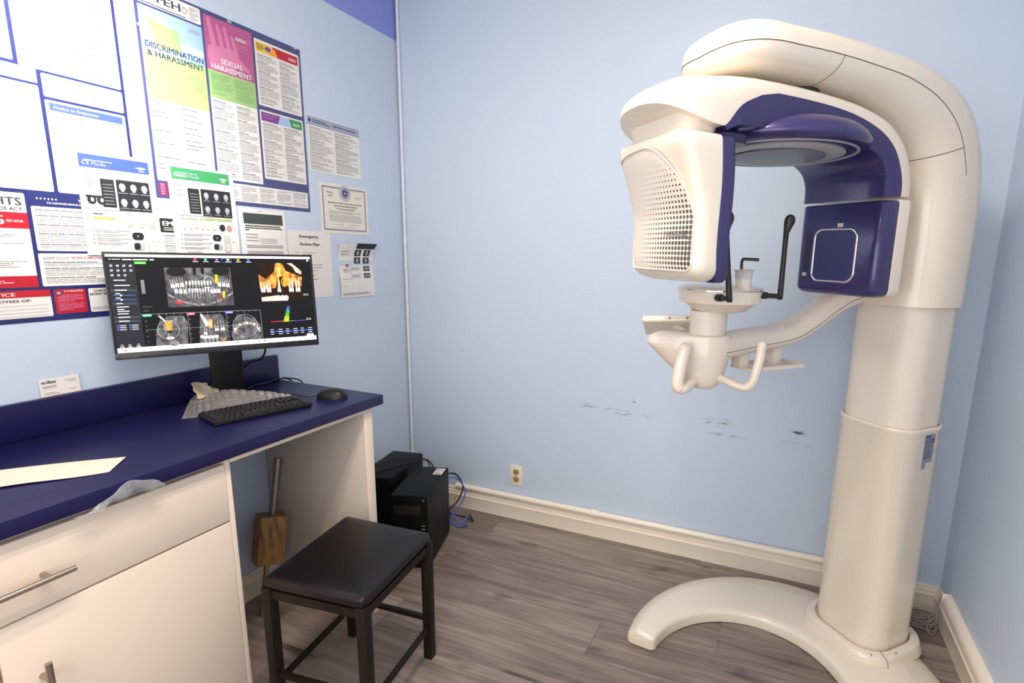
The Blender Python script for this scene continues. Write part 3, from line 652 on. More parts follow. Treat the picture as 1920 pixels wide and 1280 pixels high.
# density pin
for k, c in enumerate(((200, 210, 20), (190, 215, 30), (110, 200, 30), (60, 180, 40), (50, 140, 150), (50, 80, 200))):
    y = Z(1560, 715)[1] + k * .031; x = Z(1562, 720)[0] + k * .0035; s.poly([(x - .014 + .001 * k, y), (x + .014 - .001 * k, y), (x + .0165 - .001 * k, y + .032), (x - .0115 + .001 * k, y + .032)], xmat('dens%d' % k, tuple(int(v * .5) for v in c), c, 150), 3)
ly = Z(1500, 715)[1]
for k, c in enumerate(((220, 30, 60), (230, 60, 60), (150, 150, 60), (60, 160, 80), (80, 60, 200), (90, 70, 230))): s.rect(.745 + k * .034, ly, .779 + k * .034, ly + .006, E('axis%d' % k, c), 2.5)
for r_ in range(3):
    y = .145 - r_ * .026
    if r_ == 1: s.rect(.735, y - .007, .985, y + .014, E('rowblue', (30, 60, 130)), 2)
    for k in range(6): s.rect(.74 + k * .043, y, .74 + k * .043 + .018 + .006 * (k % 2), y + .006, ltx, 3)
s.rect(.945, .052, .985, .076, wh, 3); s.ell(.985, .955, .006, .010, wh, 3)
s.build('screen', t)
bm = NB()   # stand
box(bm, (-.018, -.047, .011), (.010, .047, .36), .004); box(bm, (.006, -.03, .27), (.085, .03, .345), .004)
nk = obj('stand_column', bm, MB_, t)
bm = NB(); loft(bm, [rrect(-.035, .040, -.070, .070, .012, 0), rrect(-.035, .040, -.070, .070, .012, .008), rrect(-.032, .037, -.067, .067, .012, .0115)]); obj('stand_base', bm, MB_, t)
cable('black cable drooping from the back of the monitor round its stand', [(.215, -1.02, 1.06), (.20, -.99, 1.01), (.17, -.985, .97), (.11, -.985, .95), (.06, -1.0, .90), (.05, -1.02, .86), (.06, -1.0, .8435)], .0035, CB)
cable('thin black cables trailing along the backsplash to the counter end', [(.10, -1.0, .8435), (.05, -.95, .8432), (.035, -.88, .8432), (.03, -.80, .8432), (.045, -.785, .843), (.075, -.775, .80), (.04, -.76, .60), (.06, -.70, .3), (.09, -.6, .01)], .0028, CB)
cable('black cable bundle curling on the counter beside the backsplash end', [(.09, -1.02, .844), (.10, -.96, .862), (.07, -.90, .850), (.035, -.84, .845), (.05, -.80, .847), (.09, -.783, .845), (.11, -.770, .82), (.07, -.75, .70), (.08, -.68, .3), (.12, -.58, .01)], .0028, CB)

# ------------------------------------------------------------------ keyboard (local x = width, y = depth)
kA, kB, kC, kD = (Vector(un(*p, 2, .853)) for p in ((372, 771.8), (554, 737), (584, 757.4), (399.4, 794.5)))
kc = (kA + kB + kC + kD) / 4; kx = ((kB - kA) + (kC - kD)).normalized(); kz_ = math.atan2(kx.y, kx.x)
kw = ((kB - kA).length + (kC - kD).length) / 2; kd = min(.135, ((kD - kA).length + (kC - kB).length) / 2)
t = thing('keyboard', 'slim black computer keyboard lying on the navy countertop', 'keyboard', (kc.x, kc.y, .839), kz_)
KB = M('keyboard_black', (.010, .010, .011), .5, spec=.3); KK = M('key_black', (.016, .015, .015), .5, spec=.35)
bm = NB(); loft(bm, [rrect(-kw / 2 + .004, kw / 2 - .004, -kd / 2 + .004, kd / 2 - .004, .008, 0), rrect(-kw / 2, kw / 2, -kd / 2, kd / 2, .008, .004), rrect(-kw / 2, kw / 2, -kd / 2, kd / 2, .008, .012), rrect(-kw / 2 + .002, kw / 2 - .002, -kd / 2 + .002, kd / 2 - .002, .008, .014)]); obj('body', bm, KB, t)
rows = 6; uw = (kw - .016) / 19.0; uh = (kd - .014) / rows
def key(x, y, w_, first=None):
    bm = NB(); a = .0012
    loft(bm, [rrect(x + a, x + w_ - a, y + a, y + uh - a, .0015, .0135, 2), rrect(x + a * 1.2, x + w_ - a * 1.2, y + a * 1.2, y + uh - a * 1.2, .0015, .0170, 2), rrect(x + a * 2.4, x + w_ - a * 2.4, y + a * 2.4, y + uh - a * 2.4, .001, .0185, 2)])
    return bm
lay = [[1.5, 1, 1, 1.5, 5.5, 1.5, 1, 1, 1.0, None, 1, 1, 1, None, 1, 1], [2.2] + [1] * 10 + [1.8, None, 1, 1, 1, None, 1, 1], [1.6] + [1] * 11 + [1.4, 0.0], [1.4] + [1] * 12 + [.6, None, 1, 1, 1, None, 1, 1], [1] * 13 + [1, None, 1, 1, 1, None, 1, 1], [1, None] + [1] * 12 + [None, 1, 1, 1]]
keys = NB(); nk_ = 0
for r_, row_ in enumerate(lay):
    x = -kw / 2 + .008; y = -kd / 2 + .007 + r_ * uh
    for w_ in row_:
        if w_ is None: x += uw * .35; continue
        if w_ == 0: continue
        if x + w_ * uw > kw / 2 - .006: break
        o_ = obj('key', key(x, y, w_ * uw), KK, t, 30); x += w_ * uw; nk_ += 1
    while x + uw * 1.01 < kw / 2 - .005 and r_ in (2,):
        x += uw
keys.free()
# ------------------------------------------------------------------ mouse
t = thing('computer_mouse', 'black computer mouse to the right of the keyboard on the countertop', 'mouse', (.405, -.910, .839), radians(107))
bm = NB(); rings = []
for k in range(15):
    v_ = k / 14; y = -.055 + .11 * v_; wd_ = .030 * (1 - abs(2 * v_ - 1) ** 2.6) ** .5 + .0005; h = .036 * (max(0, 1 - ((v_ - .42) / .62) ** 2)) ** .5 * (1 if v_ < .42 else 1)
    h = max(.003, .0345 * max(0, 1 - abs((v_ - .44) / (.445 if v_ < .44 else .57)) ** 2.3) ** .62)
    rings.append([(wd_ * sgn * abs(cos(a)) ** .7, y, h * max(0, sin(a)) ** .75 if sin(a) > 0 else 0) for a in [2 * pi * j / 20 for j in range(20)] for sgn in [1 if cos(a) >= 0 else -1]])
loft(bm, rings); obj('body', bm, M('mouse_black', (.010, .009, .009), .38, spec=.35), t, 60)
bm = NB(); tube(bm, [(-.003, .030, .0215), (.003, .030, .0215)], .0075, 14, 0); obj('scroll_wheel', bm, M('wheel_grey', (.05, .05, .05), .5), t)
cable('thin black mouse cable curving over the countertop to the stand', [(.360, -.935, .8445), (.33, -.950, .8425), (.27, -.94, .842), (.19, -.955, .842), (.12, -1.0, .842), (.07, -1.03, .842)], .0016, CB)

# ------------------------------------------------------------------ clear keyboard cover, tissue, paper, film
clr = M('clear_plastic_film', (.80, .76, .72), .22, alpha=.28, spec=.8, bump=.5, bscale=60)
t0 = [(345, 752), (352, 775), (372, 788), (530, 752), (552, 741), (512, 733), (430, 728), (365, 736)]
bm = NB(); rn = random.Random(3)
NXC, NYC = 60, 18
back = catmull([(.040, -1.150, .848), (.060, -1.142, .866), (.097, -1.122, .874), (.140, -1.092, .880), (.190, -1.035, .868), (.232, -.995, .858), (.282, -.968, .845)], 10)
front = catmull([(.200, -1.285, .8412), (.222, -1.262, .8412), (.236, -1.205, .8412), (.252, -1.145, .8412), (.268, -1.085, .8412), (.283, -1.030, .8412), (.296, -.982, .8412)], 10)
vs = []
for i in range(NXC + 1):
    rowv = []
    for j in range(NYC + 1):
        u_, v_ = i / NXC, j / NYC; p = back[i].lerp(front[i], v_)
        kxx = (u_ * 16) % 1; kyy = (v_ * 5) % 1; keyb = .0048 if (.15 < kxx < .85 and .15 < kyy < .85) else 0
        z = p.z + keyb + .004 * sin(u_ * 13 + v_ * 4) * (1 - v_) * v_ * 3
        if v_ > .92: z = .8412 + .001 * rn.random()
        z = max(z, .8412 if abs(u_ - .4) > .35 else .8412 + .012 * (1 - v_))
        rowv.append(bm.verts.new((p.x + rn.uniform(-.001, .001), p.y + rn.uniform(-.001, .001), z)))
    vs.append(rowv)
for i in range(NXC):
    for j in range(NYC): bm.faces.new((vs[i][j], vs[i + 1][j], vs[i + 1][j + 1], vs[i][j + 1]))
bmesh.ops.solidify(bm, geom=bm.faces, thickness=.0006)
tag(obj('keyboard_cover', bm, clr, smooth=28), 'crumpled clear plastic keyboard cover lying behind the keyboard', 'keyboard cover')
bm = NB(); vs = []
for i in range(17):
    rowv = []
    for j in range(11):
        u_, v_ = i / 16, j / 10; y = -1.180 + .088 * u_ + .006 * v_; top = .906 + .006 * sin(u_ * 4.2 + 1.4) - (.014 if u_ > .70 else 0)
        z = .8665 + (top - .8665) * v_; x = .116 - .034 * v_ + .007 * sin(u_ * 7 + v_ * 3) + .004 * sin(v_ * 9 + u_ * 4) - .022 * u_
        rowv.append(bm.verts.new((x + rn.uniform(-.0015, .0015), y + rn.uniform(-.001, .001), z + rn.uniform(-.001, .001))))
    vs.append(rowv)
for i in range(16):
    for j in range(10): bm.faces.new((vs[i][j], vs[i + 1][j], vs[i + 1][j + 1], vs[i][j + 1]))
bmesh.ops.solidify(bm, geom=bm.faces, thickness=.0012)
tag(obj('tissue', bm, M('tissue_cream', (.95, .82, .62), .8), smooth=60), 'crumpled cream tissue lying on the clear keyboard cover by the monitor stand', 'tissue')
pts = [(.400, -1.520), (.452, -1.590), (.395, -1.640), (.345, -1.690), (.300, -1.76), (.215, -1.93), (.155, -1.88), (.20, -1.71), (.29, -1.60), (.36, -1.545)]
bm = NB(); vs = []
for i in range(15):
    v_ = i / 14; a = Vector((.388, -1.534)).lerp(Vector((.11, -1.90)), v_) + Vector((-.02 * sin(v_ * pi), 0)); b_ = Vector((.445, -1.600)).lerp(Vector((.19, -1.97)), v_) + Vector((.006 * sin(v_ * 14), 0))
    z = .8402 + .004 * sin(v_ * pi); rowv = [(a.x, a.y, z + .003), (b_.x, b_.y, z), (b_.x, b_.y, z - .0006), (a.x, a.y, z + .0024)]; vs.append(rowv)
loft(bm, vs); tag(obj('paper_strip', bm, M('paper_cream', (.80, .71, .58), .6)), 'cream paper strip lying at the left of the navy countertop', 'paper')
# plastic film caught above the drawer
bm = NB(); vs = []; A0, A1 = -1.708, -1.545
for i in range(31):
    u_ = i / 30; y = A0 + (A1 - A0) * u_; hgt = .010 + .030 * max(0, sin((u_ - .25) * pi / .75)) ** 1.0 if u_ > .25 else .010 * u_ / .25 + .002; rowv = []
    for j in range(9):
        v_ = j / 8; x = .5295 + .008 * sin(v_ * pi) * (.5 + .5 * u_) + .002 * sin(u_ * 23 + v_ * 6) + .001
        if v_ < .35: x = .510 + (x - .510) * (v_ / .35) + .001
        z = .792 + (hgt + .004) * v_ + .003 * sin(u_ * 19 + v_ * 3)
        rowv.append(bm.verts.new((x + .0015, y + .003 * v_, z)))
    vs.append(rowv)
for i in range(30):
    for j in range(8): bm.faces.new((vs[i][j], vs[i + 1][j], vs[i + 1][j + 1], vs[i][j + 1]))
bmesh.ops.solidify(bm, geom=bm.faces, thickness=.0005)
tag(obj('plastic_film', bm, M('clear_wrap', (.80, .82, .86), .18, alpha=.28, spec=.8, bump=.8, bscale=35), smooth=60), 'crumpled clear plastic film hanging between the countertop edge and the drawer', 'plastic film')
# ------------------------------------------------------------------ posters and papers on the left wall
NAVY = M('poster_navy', (.022, .028, .13), .35); INK = M('print_ink', (.05, .05, .06), .6); GR = M('print_grey_mid', (.34, .335, .35), .8)
GR2 = M('print_grey_light', (.46, .455, .47), .8); PW = M('poster_white', (.78, .75, .72), .35); RED = M('poster_red', (.50, .015, .03), .35); GRN = M('poster_green', (.34, .52, .20), .35)
DGRN = M('poster_dark_green', (.05, .30, .10), .4); SKY = M('poster_sky', (.36, .52, .78), .35); PINK = M('poster_magenta', (.45, .10, .26), .35); PINK2 = M('poster_pink', (.62, .20, .36), .35)
PUR = M('poster_purple', (.20, .06, .30), .4); YEL = M('poster_yellow', (.75, .50, .05), .4); BLK = M('print_black', (.02, .02, .022), .5); PG = M('page_white', (.80, .77, .73), .6)
BLUEH = M('page_header_blue', (.06, .10, .42), .5); LBL = M('poster_pale_blue', (.42, .56, .75), .4); SKIN = M('print_skin', (.62, .42, .33), .6); LIME = M('poster_lime', (.42, .60, .20), .35); TAPE = M('clear_tape', (.75, .78, .82), .3, alpha=.45)
def wsheet(x, seed=1, warp=None): return Sheet((x, 0, 0), (0, 1, 0), (0, 0, 1), (1, 0, 0), seed, warp)
# --- left labour-law poster
t = thing('wall_poster', 'large navy labor law poster covered in small print, leftmost on the wall', 'poster', (0, -1.5, 1.14))
def child(s, name, par, label=None):
    o = s.build(name, par, label)
    o.matrix_parent_inverse = Matrix.Translation(par.location).inverted(); return o
s = wsheet(.0016); s.slab(-1.79, 1.141, -1.211, 2.10, NAVY, .0014); child(s, 'board', t)
X2 = .0019
def panel(y0, z0, y1, z1, f=None, m=PW, seed=1, r=.004, name='notice_panel'):
    s = wsheet(X2, seed); s.rr(y0, z0, y1, z1, r, m, 0)
    if f: f(s)
    return s
P_ = lambda *a, **k: child(panel(*a, **k), 'notice_panel', t)
P_(-1.782, 1.792, -1.453, 2.092, lambda s: s.lines(-1.77, 1.80, -1.463, 2.085, GR, .0062, cols=2, head=INK), seed=2)
P_(-1.444, 1.785, -1.219, 2.092, lambda s: s.lines(-1.436, 1.79, -1.227, 2.085, GR, .0062, cols=2, head=INK), seed=3)
P_(-1.402, 1.722, -1.219, 1.779, lambda s: (s.lines(-1.395, 1.727, -1.226, 1.766, GR2, .006, cols=1), s.rect(-1.37, 1.768, -1.27, 1.772, GR, 2)), seed=4)
def fD(s):
    s.rect(-1.394, 1.69, -1.226, 1.709, BLUEH, 1); s.text('Notice to Employees', -1.385, 1.696, .007, PW, width=.10)
    s.rect(-1.394, 1.487, -1.366, 1.69, LBL, 1); s.ell(-1.38, 1.60, .010, .013, PW, 2); s.ell(-1.38, 1.52, .011, .02, PW, 2)
    s.lines(-1.36, 1.49, -1.228, 1.682, GR2, .0062)
P_(-1.402, 1.481, -1.219, 1.715, fD, seed=5)
def fE(s):
    s.text('WORKPLACE', -1.50, 1.725, .011, GR, width=.07, align='l', bold=.02); s.ring(-1.425, 1.727, .011, .011, .003, GR2)
    s.lines(-1.77, 1.56, -1.43, 1.708, GR2, .0062, cols=2); 
    for k in range(7): s.line(-1.56 + k * .02, 1.488, -1.56 + k * .02, 1.552, .0008, GR2)
    for k in range(6): s.line(-1.77, 1.489 + k * .0125, -1.422, 1.489 + k * .0125, .0008, GR2)
    for r in range(5):
        for k in range(6): s.rect(-1.556 + k * .02, 1.493 + r * .0125, -1.544 + k * .02, 1.497 + r * .0125, GR2, 2)
P_(-1.782, 1.481, -1.411, 1.744, fE, seed=6)
s = wsheet(X2); s.rect(-1.782, 1.750, -1.411, 1.784, LBL, 0); s.text('SAFETY AND HEALTH PROTECTION', -1.76, 1.76, .009, PW, width=.30); child(s, 'notice_panel', t)
def fF(s):
    s.text('EMPLOYEE RIGHTS', -1.483, 1.440, .0195, INK, align='r', width=.255, bold=.02); s.text('UNDER THE FAIR LABOR STANDARDS ACT', -1.483, 1.4265, .0085, INK, align='r', width=.255, bold=.015)
    s.rect(-1.782, 1.382, -1.4745, 1.422, RED, 1); s.text('$7.25', -1.522, 1.391, .022, PW, align='r', width=.085, bold=.03); s.text('PER HOUR', -1.517, 1.3975, .006, PW, width=.032, bold=.02)
    s.lines(-1.77, 1.272, -1.482, 1.374, GR, .0058, para=5, head=INK)
    s.rect(-1.782, 1.2325, -1.4745, 1.262, RED, 1); s.lines(-1.75, 1.238, -1.512, 1.258, PW, .0055)
P_(-1.782, 1.2325, -1.4745, 1.471, fF, seed=7)
s = wsheet(X2); 
for k in range(6): s.ell(-1.45 + .008 * k, 1.4615, .0022, .0028, PW, 1, 5)
s.text('YOUR RIGHTS UNDER USERRA', -1.232, 1.4585, .0075, PW, align='r', width=.13, bold=.02); s.text('THE UNIFORMED SERVICES EMPLOYMENT AND REEMPLOYMENT RIGHTS ACT', -1.232, 1.449, .0048, PW, align='r', width=.20, bold=.015); child(s, 'notice_title', t)
P_(-1.465, 1.3265, -1.219, 1.441, lambda s: s.lines(-1.458, 1.332, -1.229, 1.436, GR, .0052, para=5, head=INK, ragged=.1), seed=8)
def fH(s):
    s.text('eLAWS', -1.457, 1.3045, .0075, GR, width=.024, bold=.03); s.rect(-1.43, 1.303, -1.40, 1.312, GR2, 1.5); s.text('NOTICE TO EMPLOYEES', -1.395, 1.306, .005, RED, width=.07, bold=.03)
    s.ring(-1.40, 1.286, .055, .014, .0008, GR, 2, 4, 45, 405); s.lines(-1.457, 1.237, -1.229, 1.30, GR, .0056, para=4, head=INK, ragged=.1)
P_(-1.466, 1.2335, -1.219, 1.320, fH, seed=9)
def fI(s):
    s.rect(-1.782, 1.2065, -1.4535, 1.2245, RED, 1); s.text('EMPLOYEE PAYDAY NOTICE', -1.525, 1.211, .0085, PW, align='r', width=.23, bold=.03)
    s.text('REGULAR PAYDAYS FOR EMPLOYEES OF:', -1.495, 1.195, .0065, INK, align='r', width=.25, bold=.03)
    for z in (1.185, 1.176, 1.167, 1.158): s.line(-1.77, z, -1.462, z, .0007, GR)
P_(-1.782, 1.1535, -1.4535, 1.2245, fI, seed=10)
def fJ(s):
    s.ring(-1.436, 1.214, .0075, .0075, .0015, INK); s.ell(-1.436, 1.214, .0045, .0045, GR, 2)
    s.text('IT IS UNLAWFUL', -1.423, 1.216, .005, PW, width=.042, bold=.02); s.lines(-1.440, 1.163, -1.381, 1.211, PINK2, .0052, ragged=.05)
P_(-1.446, 1.158, -1.375, 1.2235, fJ, m=RED, seed=11)
def fK(s):
    s.text('CHECK FOR', -1.330, 1.213, .006, INK, align='c', width=.052, bold=.03); s.text('RECENT REVISIONS', -1.330, 1.204, .006, INK, align='c', width=.072, bold=.03); s.lines(-1.365, 1.160, -1.295, 1.172, GR, .005)
P_(-1.3685, 1.1565, -1.290, 1.2235, fK, seed=12)
P_(-1.283, 1.1565, -1.219, 1.2235, lambda s: s.lines(-1.279, 1.16, -1.225, 1.22, GR, .0055), seed=13)

# --- harassment poster
t = thing('wall_poster', 'large poster with green building picture and magenta hand picture, right of the navy one', 'poster', (0, -.87, 1.5))
s = wsheet(.0016); s.slab(-1.157, 1.494, -.577, 2.104, M('poster_frame_navy', (.07, .075, .20), .35), .0014); child(s, 'board', t)
def f0(s):
    s.text('DFEH', -1.075, 2.065, .022, INK, align='c', width=.10, bold=.03); s.ring(-1.012, 2.074, .008, .010, .003, GR); s.lines(-.998, 2.052, -.968, 2.092, GR, .005, ragged=.05); s.rect(-1.14, 2.052, -1.01, 2.0545, INK, 2)
P_(-1.149, 2.049, -.962, 2.097, f0, seed=21)
def f1(s):
    s.rect(-1.149, 1.925, -.962, 2.043, SKY, 1)
    s.poly([(-1.149, 1.93), (-1.149, 2.035), (-1.13, 2.01), (-1.118, 2.0), (-1.128, 1.96)], LBL, 1.5)
    for q_, (cx, cz, r) in enumerate(((-1.125, 2.015, .014), (-1.09, 2.02, .012), (-1.14, 1.985, .012), (-1.01, 1.965, .016), (-.985, 1.96, .018), (-1.03, 1.955, .012))): s.ell(cx, cz, r * 1.3, r * .55, PW, 1.6 + .05 * q_)
    s.poly([(-1.128, 2.012), (-1.058, 2.004), (-1.058, 1.935), (-1.106, 1.935)], LIME, 2); s.poly([(-1.058, 2.004), (-1.036, 1.998), (-1.036, 1.94), (-1.058, 1.935)], GRN, 2)
    for r in range(5):
        for k in range(5):
            y = -1.115 + k * .0125; z = 1.997 - r * .0135
            if z > 1.945 - .0 and not (r > 3 and k < 1): s.ell(y, z, .003, .0036, YELW, 2.5, 10)
    s.text('DFEH', -1.005, 2.015, .010, GR, width=.035, bold=.03); s.lines(-1.005, 1.99, -.968, 2.010, LBL, .004)
    s.text('DISCRIMINATION', -1.139, 1.931, .0170, NAVY, 3, width=.172, bold=.015); s.text('& HARASSMENT', -1.136, 1.908, .0170, NAVY, 3, width=.168, bold=.015)
    s.rect(-1.149, 1.786, -.962, 1.925, LIME, 1); s.lines(-1.14, 1.80, -1.05, 1.902, GRN, .006)
    s.poly([(-1.06, 1.895), (-.985, 1.885), (-.972, 1.855), (-.985, 1.83), (-1.0, 1.84)], GRN, 2)
    for r in range(4):
        for k in range(5): s.ell(-1.055 + k * .013 + r * .004, 1.885 - r * .014, .0028, .003, YELW, 2.5, 8)
    s.lines(-1.142, 1.552, -.968, 1.780, GR2, .006, cols=2, head=GR)
YELW = M('poster_lemon', (.75, .80, .25), .4)
P_(-1.149, 1.546, -.962, 2.043, f1, seed=22)
def f2(s):
    s.rect(-.9535, 1.925, -.783, 2.090, PINK, 1)
    for x0, x1, h in ((-.945, -.930, 2.08), (-.915, -.902, 2.07), (-.890, -.877, 2.07), (-.865, -.853, 2.05)): s.poly([(x0 + .012, 1.995), (x1 + .016, 1.995), (x1, h), ((x0 + x1) / 2, h + .006), (x0, h)], PINK2, 2)
    s.poly([(-.945, 2.0), (-.86, 2.01), (-.84, 1.99), (-.80, 1.96), (-.805, 1.95), (-.85, 1.965), (-.86, 1.93), (-.94, 1.93), (-.95, 1.96)], PINK2, 2.6)
    s.text('DFEH', -.845, 2.045, .011, PW, width=.036, bold=.05); s.ring(-.800, 2.050, .005, .006, .002, PINK2); s.lines(-.845, 2.015, -.797, 2.038, PINK2, .005)
    s.text('SEXUAL', -.866, 1.953, .017, PW, 3, align='c', width=.080, bold=.02); s.text('HARASSMENT', -.868, 1.930, .017, PW, 3, align='c', width=.145, bold=.02)
    s.rect(-.9535, 1.838, -.783, 1.925, GRN, 1); s.lines(-.945, 1.845, -.79, 1.918, DGRN, .0055, cols=2, fill=.25)
    s.lines(-.947, 1.582, -.789, 1.832, GR, .006, cols=2, head=INK, ragged=.12)
P_(-.9535, 1.577, -.783, 2.090, f2, seed=23)
def f3(s):
    s.rect(-.769, 2.040, -.700, 2.072, YEL, 1); s.rect(-.700, 2.040, -.592, 2.072, RED, 1); s.poly([(-.72, 2.04), (-.68, 2.04), (-.69, 2.066), (-.715, 2.06)], M('poster_amber', (.85, .35, .04), .4), 1.5); s.ell(-.72, 2.058, .013, .008, PUR, 2)
    s.lines(-.766, 2.045, -.735, 2.068, INK, .005); s.text('DFEH', -.632, 2.049, .010, PW, width=.030, bold=.04)
    s.lines(-.767, 1.862, -.592, 2.033, GR, .0054, cols=2, head=INK, ragged=.12)
P_(-.774, 1.857, -.586, 2.080, f3, seed=24)
def f4(s):
    s.rect(-.769, 1.805, -.592, 1.836, PUR, 1); s.poly([(-.70, 1.805), (-.64, 1.805), (-.65, 1.836), (-.69, 1.836)], SKY, 1.5); s.rect(-.645, 1.805, -.592, 1.836, DGRN, 1.4)
    s.text('TRANSGENDER RIGHTS', -.766, 1.826, .005, PINK2, width=.06, bold=.03); s.text('IN THE WORKPLACE', -.766, 1.816, .005, PINK2, width=.052, bold=.03); s.text('DFEH', -.632, 1.814, .009, PW, width=.028, bold=.04)
    s.lines(-.767, 1.606, -.592, 1.800, GR, .0054, cols=2, head=INK, ragged=.12)
P_(-.774, 1.600, -.586, 1.842, f4, seed=25)
P_(-.955, 1.507, -.586, 1.568, lambda s: s.lines(-.945, 1.511, -.592, 1.564, GR, .0052, cols=5, ragged=.12), seed=26)
s = wsheet(X2); s.rect(-1.149, 1.500, -.965, 1.540, M('poster_maroon', (.22, .04, .10), .4), 0)
for k in range(5): s.rect(-1.143, 1.505 + k * .007, -1.131, 1.509 + k * .007, PINK2, 1)
child(s, 'notice_panel', t)
for y, z in ((-.863, 2.098), (-.600, 2.103)):
    s = wsheet(.0026); s.rr(y - .008, z - .005, y + .008, z + .007, .002, TAPE, 0); child(s, 'tape', t)

# --- CT page and PANO page
def page(label, name, x, y0, y1, z0, z1, seed, fn, warp=None, cat='paper notice', m=PG, tapes=()):
    s = wsheet(x, seed, warp); s.slab(y0, z0, y1, z1, m, .0005); fn(s)
    o = s.build(name, None, label, cat)
    return o
def head6(s, y0, z0, y1, z1):
    s.rect(y0, z0, y1, z1, BLK, 1)
    for r in range(2):
        for k in range(3):
            cy = y0 + (y1 - y0) * (k + .5) / 3; cz = z1 - (z1 - z0) * (r + .45) / 2; s.ell(cy, cz, .0085, .0105, GR, 2, 14); s.poly([(cy - .007, cz), (cy + .007, cz), (cy + .004, cz - .013), (cy - .004, cz - .013)], GR, 2); s.ell(cy, cz + .001, .005, .006, GR2, 2.6, 10); s.rect(cy - .012, cz - .018, cy + .012, cz - .0165, GR, 2)
def face(s, y, z, r):
    s.ell(y, z, r, r * 1.25, PW, 2, 16); s.ring(y, z, r, r * 1.25, r * .16, SKIN, 2.3, 18); s.poly([(y - r * .5, z - r * .9), (y + r * .5, z - r * .9), (y + r * .6, z - r * 1.6), (y - r * .6, z - r * 1.6)], SKIN, 2.2); s.line(y, z - r, y, z + r, r * .12, SKIN, 2.5)
    s.line(y - r * .8, z + r * .2, y + r * .8, z + r * .2, r * .1, SKIN, 2.6)
def remote(s, y, z, k=1):
    g = M('print_remote_grey', (.50, .47, .44), .6); g2 = M('print_remote_light', (.66, .63, .60), .6)
    s.rr(y - .0115 * k, z - .027 * k, y + .0115 * k, z + .027 * k, .009 * k, g, 2); s.rr(y - .0095 * k, z - .025 * k, y + .0095 * k, z + .025 * k, .008 * k, g2, 2.4); s.rr(y - .007 * k, z + .004 * k, y + .007 * k, z + .018 * k, .002, g, 2.7); s.rr(y - .0045 * k, z + .007 * k, y + .0045 * k, z + .015 * k, .001, g2, 3)
def steps(s, y0, z0, y1, z1, n, m=GR):
    for k in range(n):
        z = z1 - (z1 - z0) * (k + .5) / n; s.ell(y0 + .003, z, .0028, .0028, m, 2, 10); s.rect(y0 + .009, z, y1 - .01 * (k % 2), z + .0018, m, 2); s.rect(y0 + .009, z - .0045, y0 + (y1 - y0) * .7, z - .0028, m, 2)
def fCT(s):
    s.rect(-1.350, 1.557, -1.1745, 1.592, BLUEH, 1); s.text('CT', -1.343, 1.563, .0105, PW, width=.017, bold=.05); s.text('Mode', -1.321, 1.563, .0105, LBL, width=.034)
    s.poly([(-1.212, 1.572), (-1.196, 1.567), (-1.180, 1.572), (-1.192, 1.5745), (-1.200, 1.5745)], PW, 2); s.rect(-1.203, 1.562, -1.189, 1.5645, PW, 2)
    s.rect(-1.34, 1.575, -1.27, 1.5775, LBL, 2); s.rect(-1.345, 1.550, -1.27, 1.5525, GR2, 2)
    steps(s, -1.347, 1.500, -1.315, 1.548, 4); s.rect(-1.306, 1.452, -1.272, 1.530, BLK, 1)
    for k in range(7): s.rect(-1.301, 1.460 + k * .009, -1.277, 1.4615 + k * .009, GR, 2)
    head6(s, -1.267, 1.445, -1.180, 1.532)
    for k in (-1.332, -1.309): s.ell(k, 1.470, .011, .0125, BLK, 2); s.ell(k + .001, 1.470, .004, .006, GR2, 2.4)
    s.rect(-1.345, 1.476, -1.298, 1.482, BLK, 1.8)
    s.ell(-1.340, 1.444, .0028, .0028, GR, 2, 10); s.rect(-1.333, 1.4425, -1.235, 1.4445, GR, 2); s.rect(-1.335, 1.431, -1.31, 1.4335, INK, 2); s.rect(-1.333, 1.418, -1.284, 1.4235, YEL, 2)
    face(s, -1.246, 1.418, .010); face(s, -1.215, 1.416, .010); face(s, -1.184, 1.420, .011)
    for y in (-1.246, -1.215, -1.184): s.rect(y - .01, 1.3985, y + .01, 1.400, GR2, 2)
    steps(s, -1.342, 1.345, -1.245, 1.392, 4)
    s.rr(-1.243, 1.362, -1.212, 1.384, .009, BLK, 2); s.ell(-1.228, 1.373, .002, .002, PW, 3, 8); s.rr(-1.241, 1.332, -1.211, 1.354, .010, GR2, 2); s.rr(-1.241, 1.333, -1.224, 1.353, .006, BLK, 2.3)
    remote(s, -1.191, 1.352, 1.05); s.rect(-1.173, 1.359, -1.167, 1.361, GR, 2); s.rect(-1.325, 1.3245, -1.28, 1.3265, GR, 2)
page('white instruction page with a blue CT Mode header, hanging over the navy poster edge', 'instruction_sheet', .0050, -1.3585, -1.1625, 1.3165, 1.602, 31, fCT, lambda x, y: .004 * sin((1.602 - y) * 9) * (.5 + (x + 1.36) * 1.5))
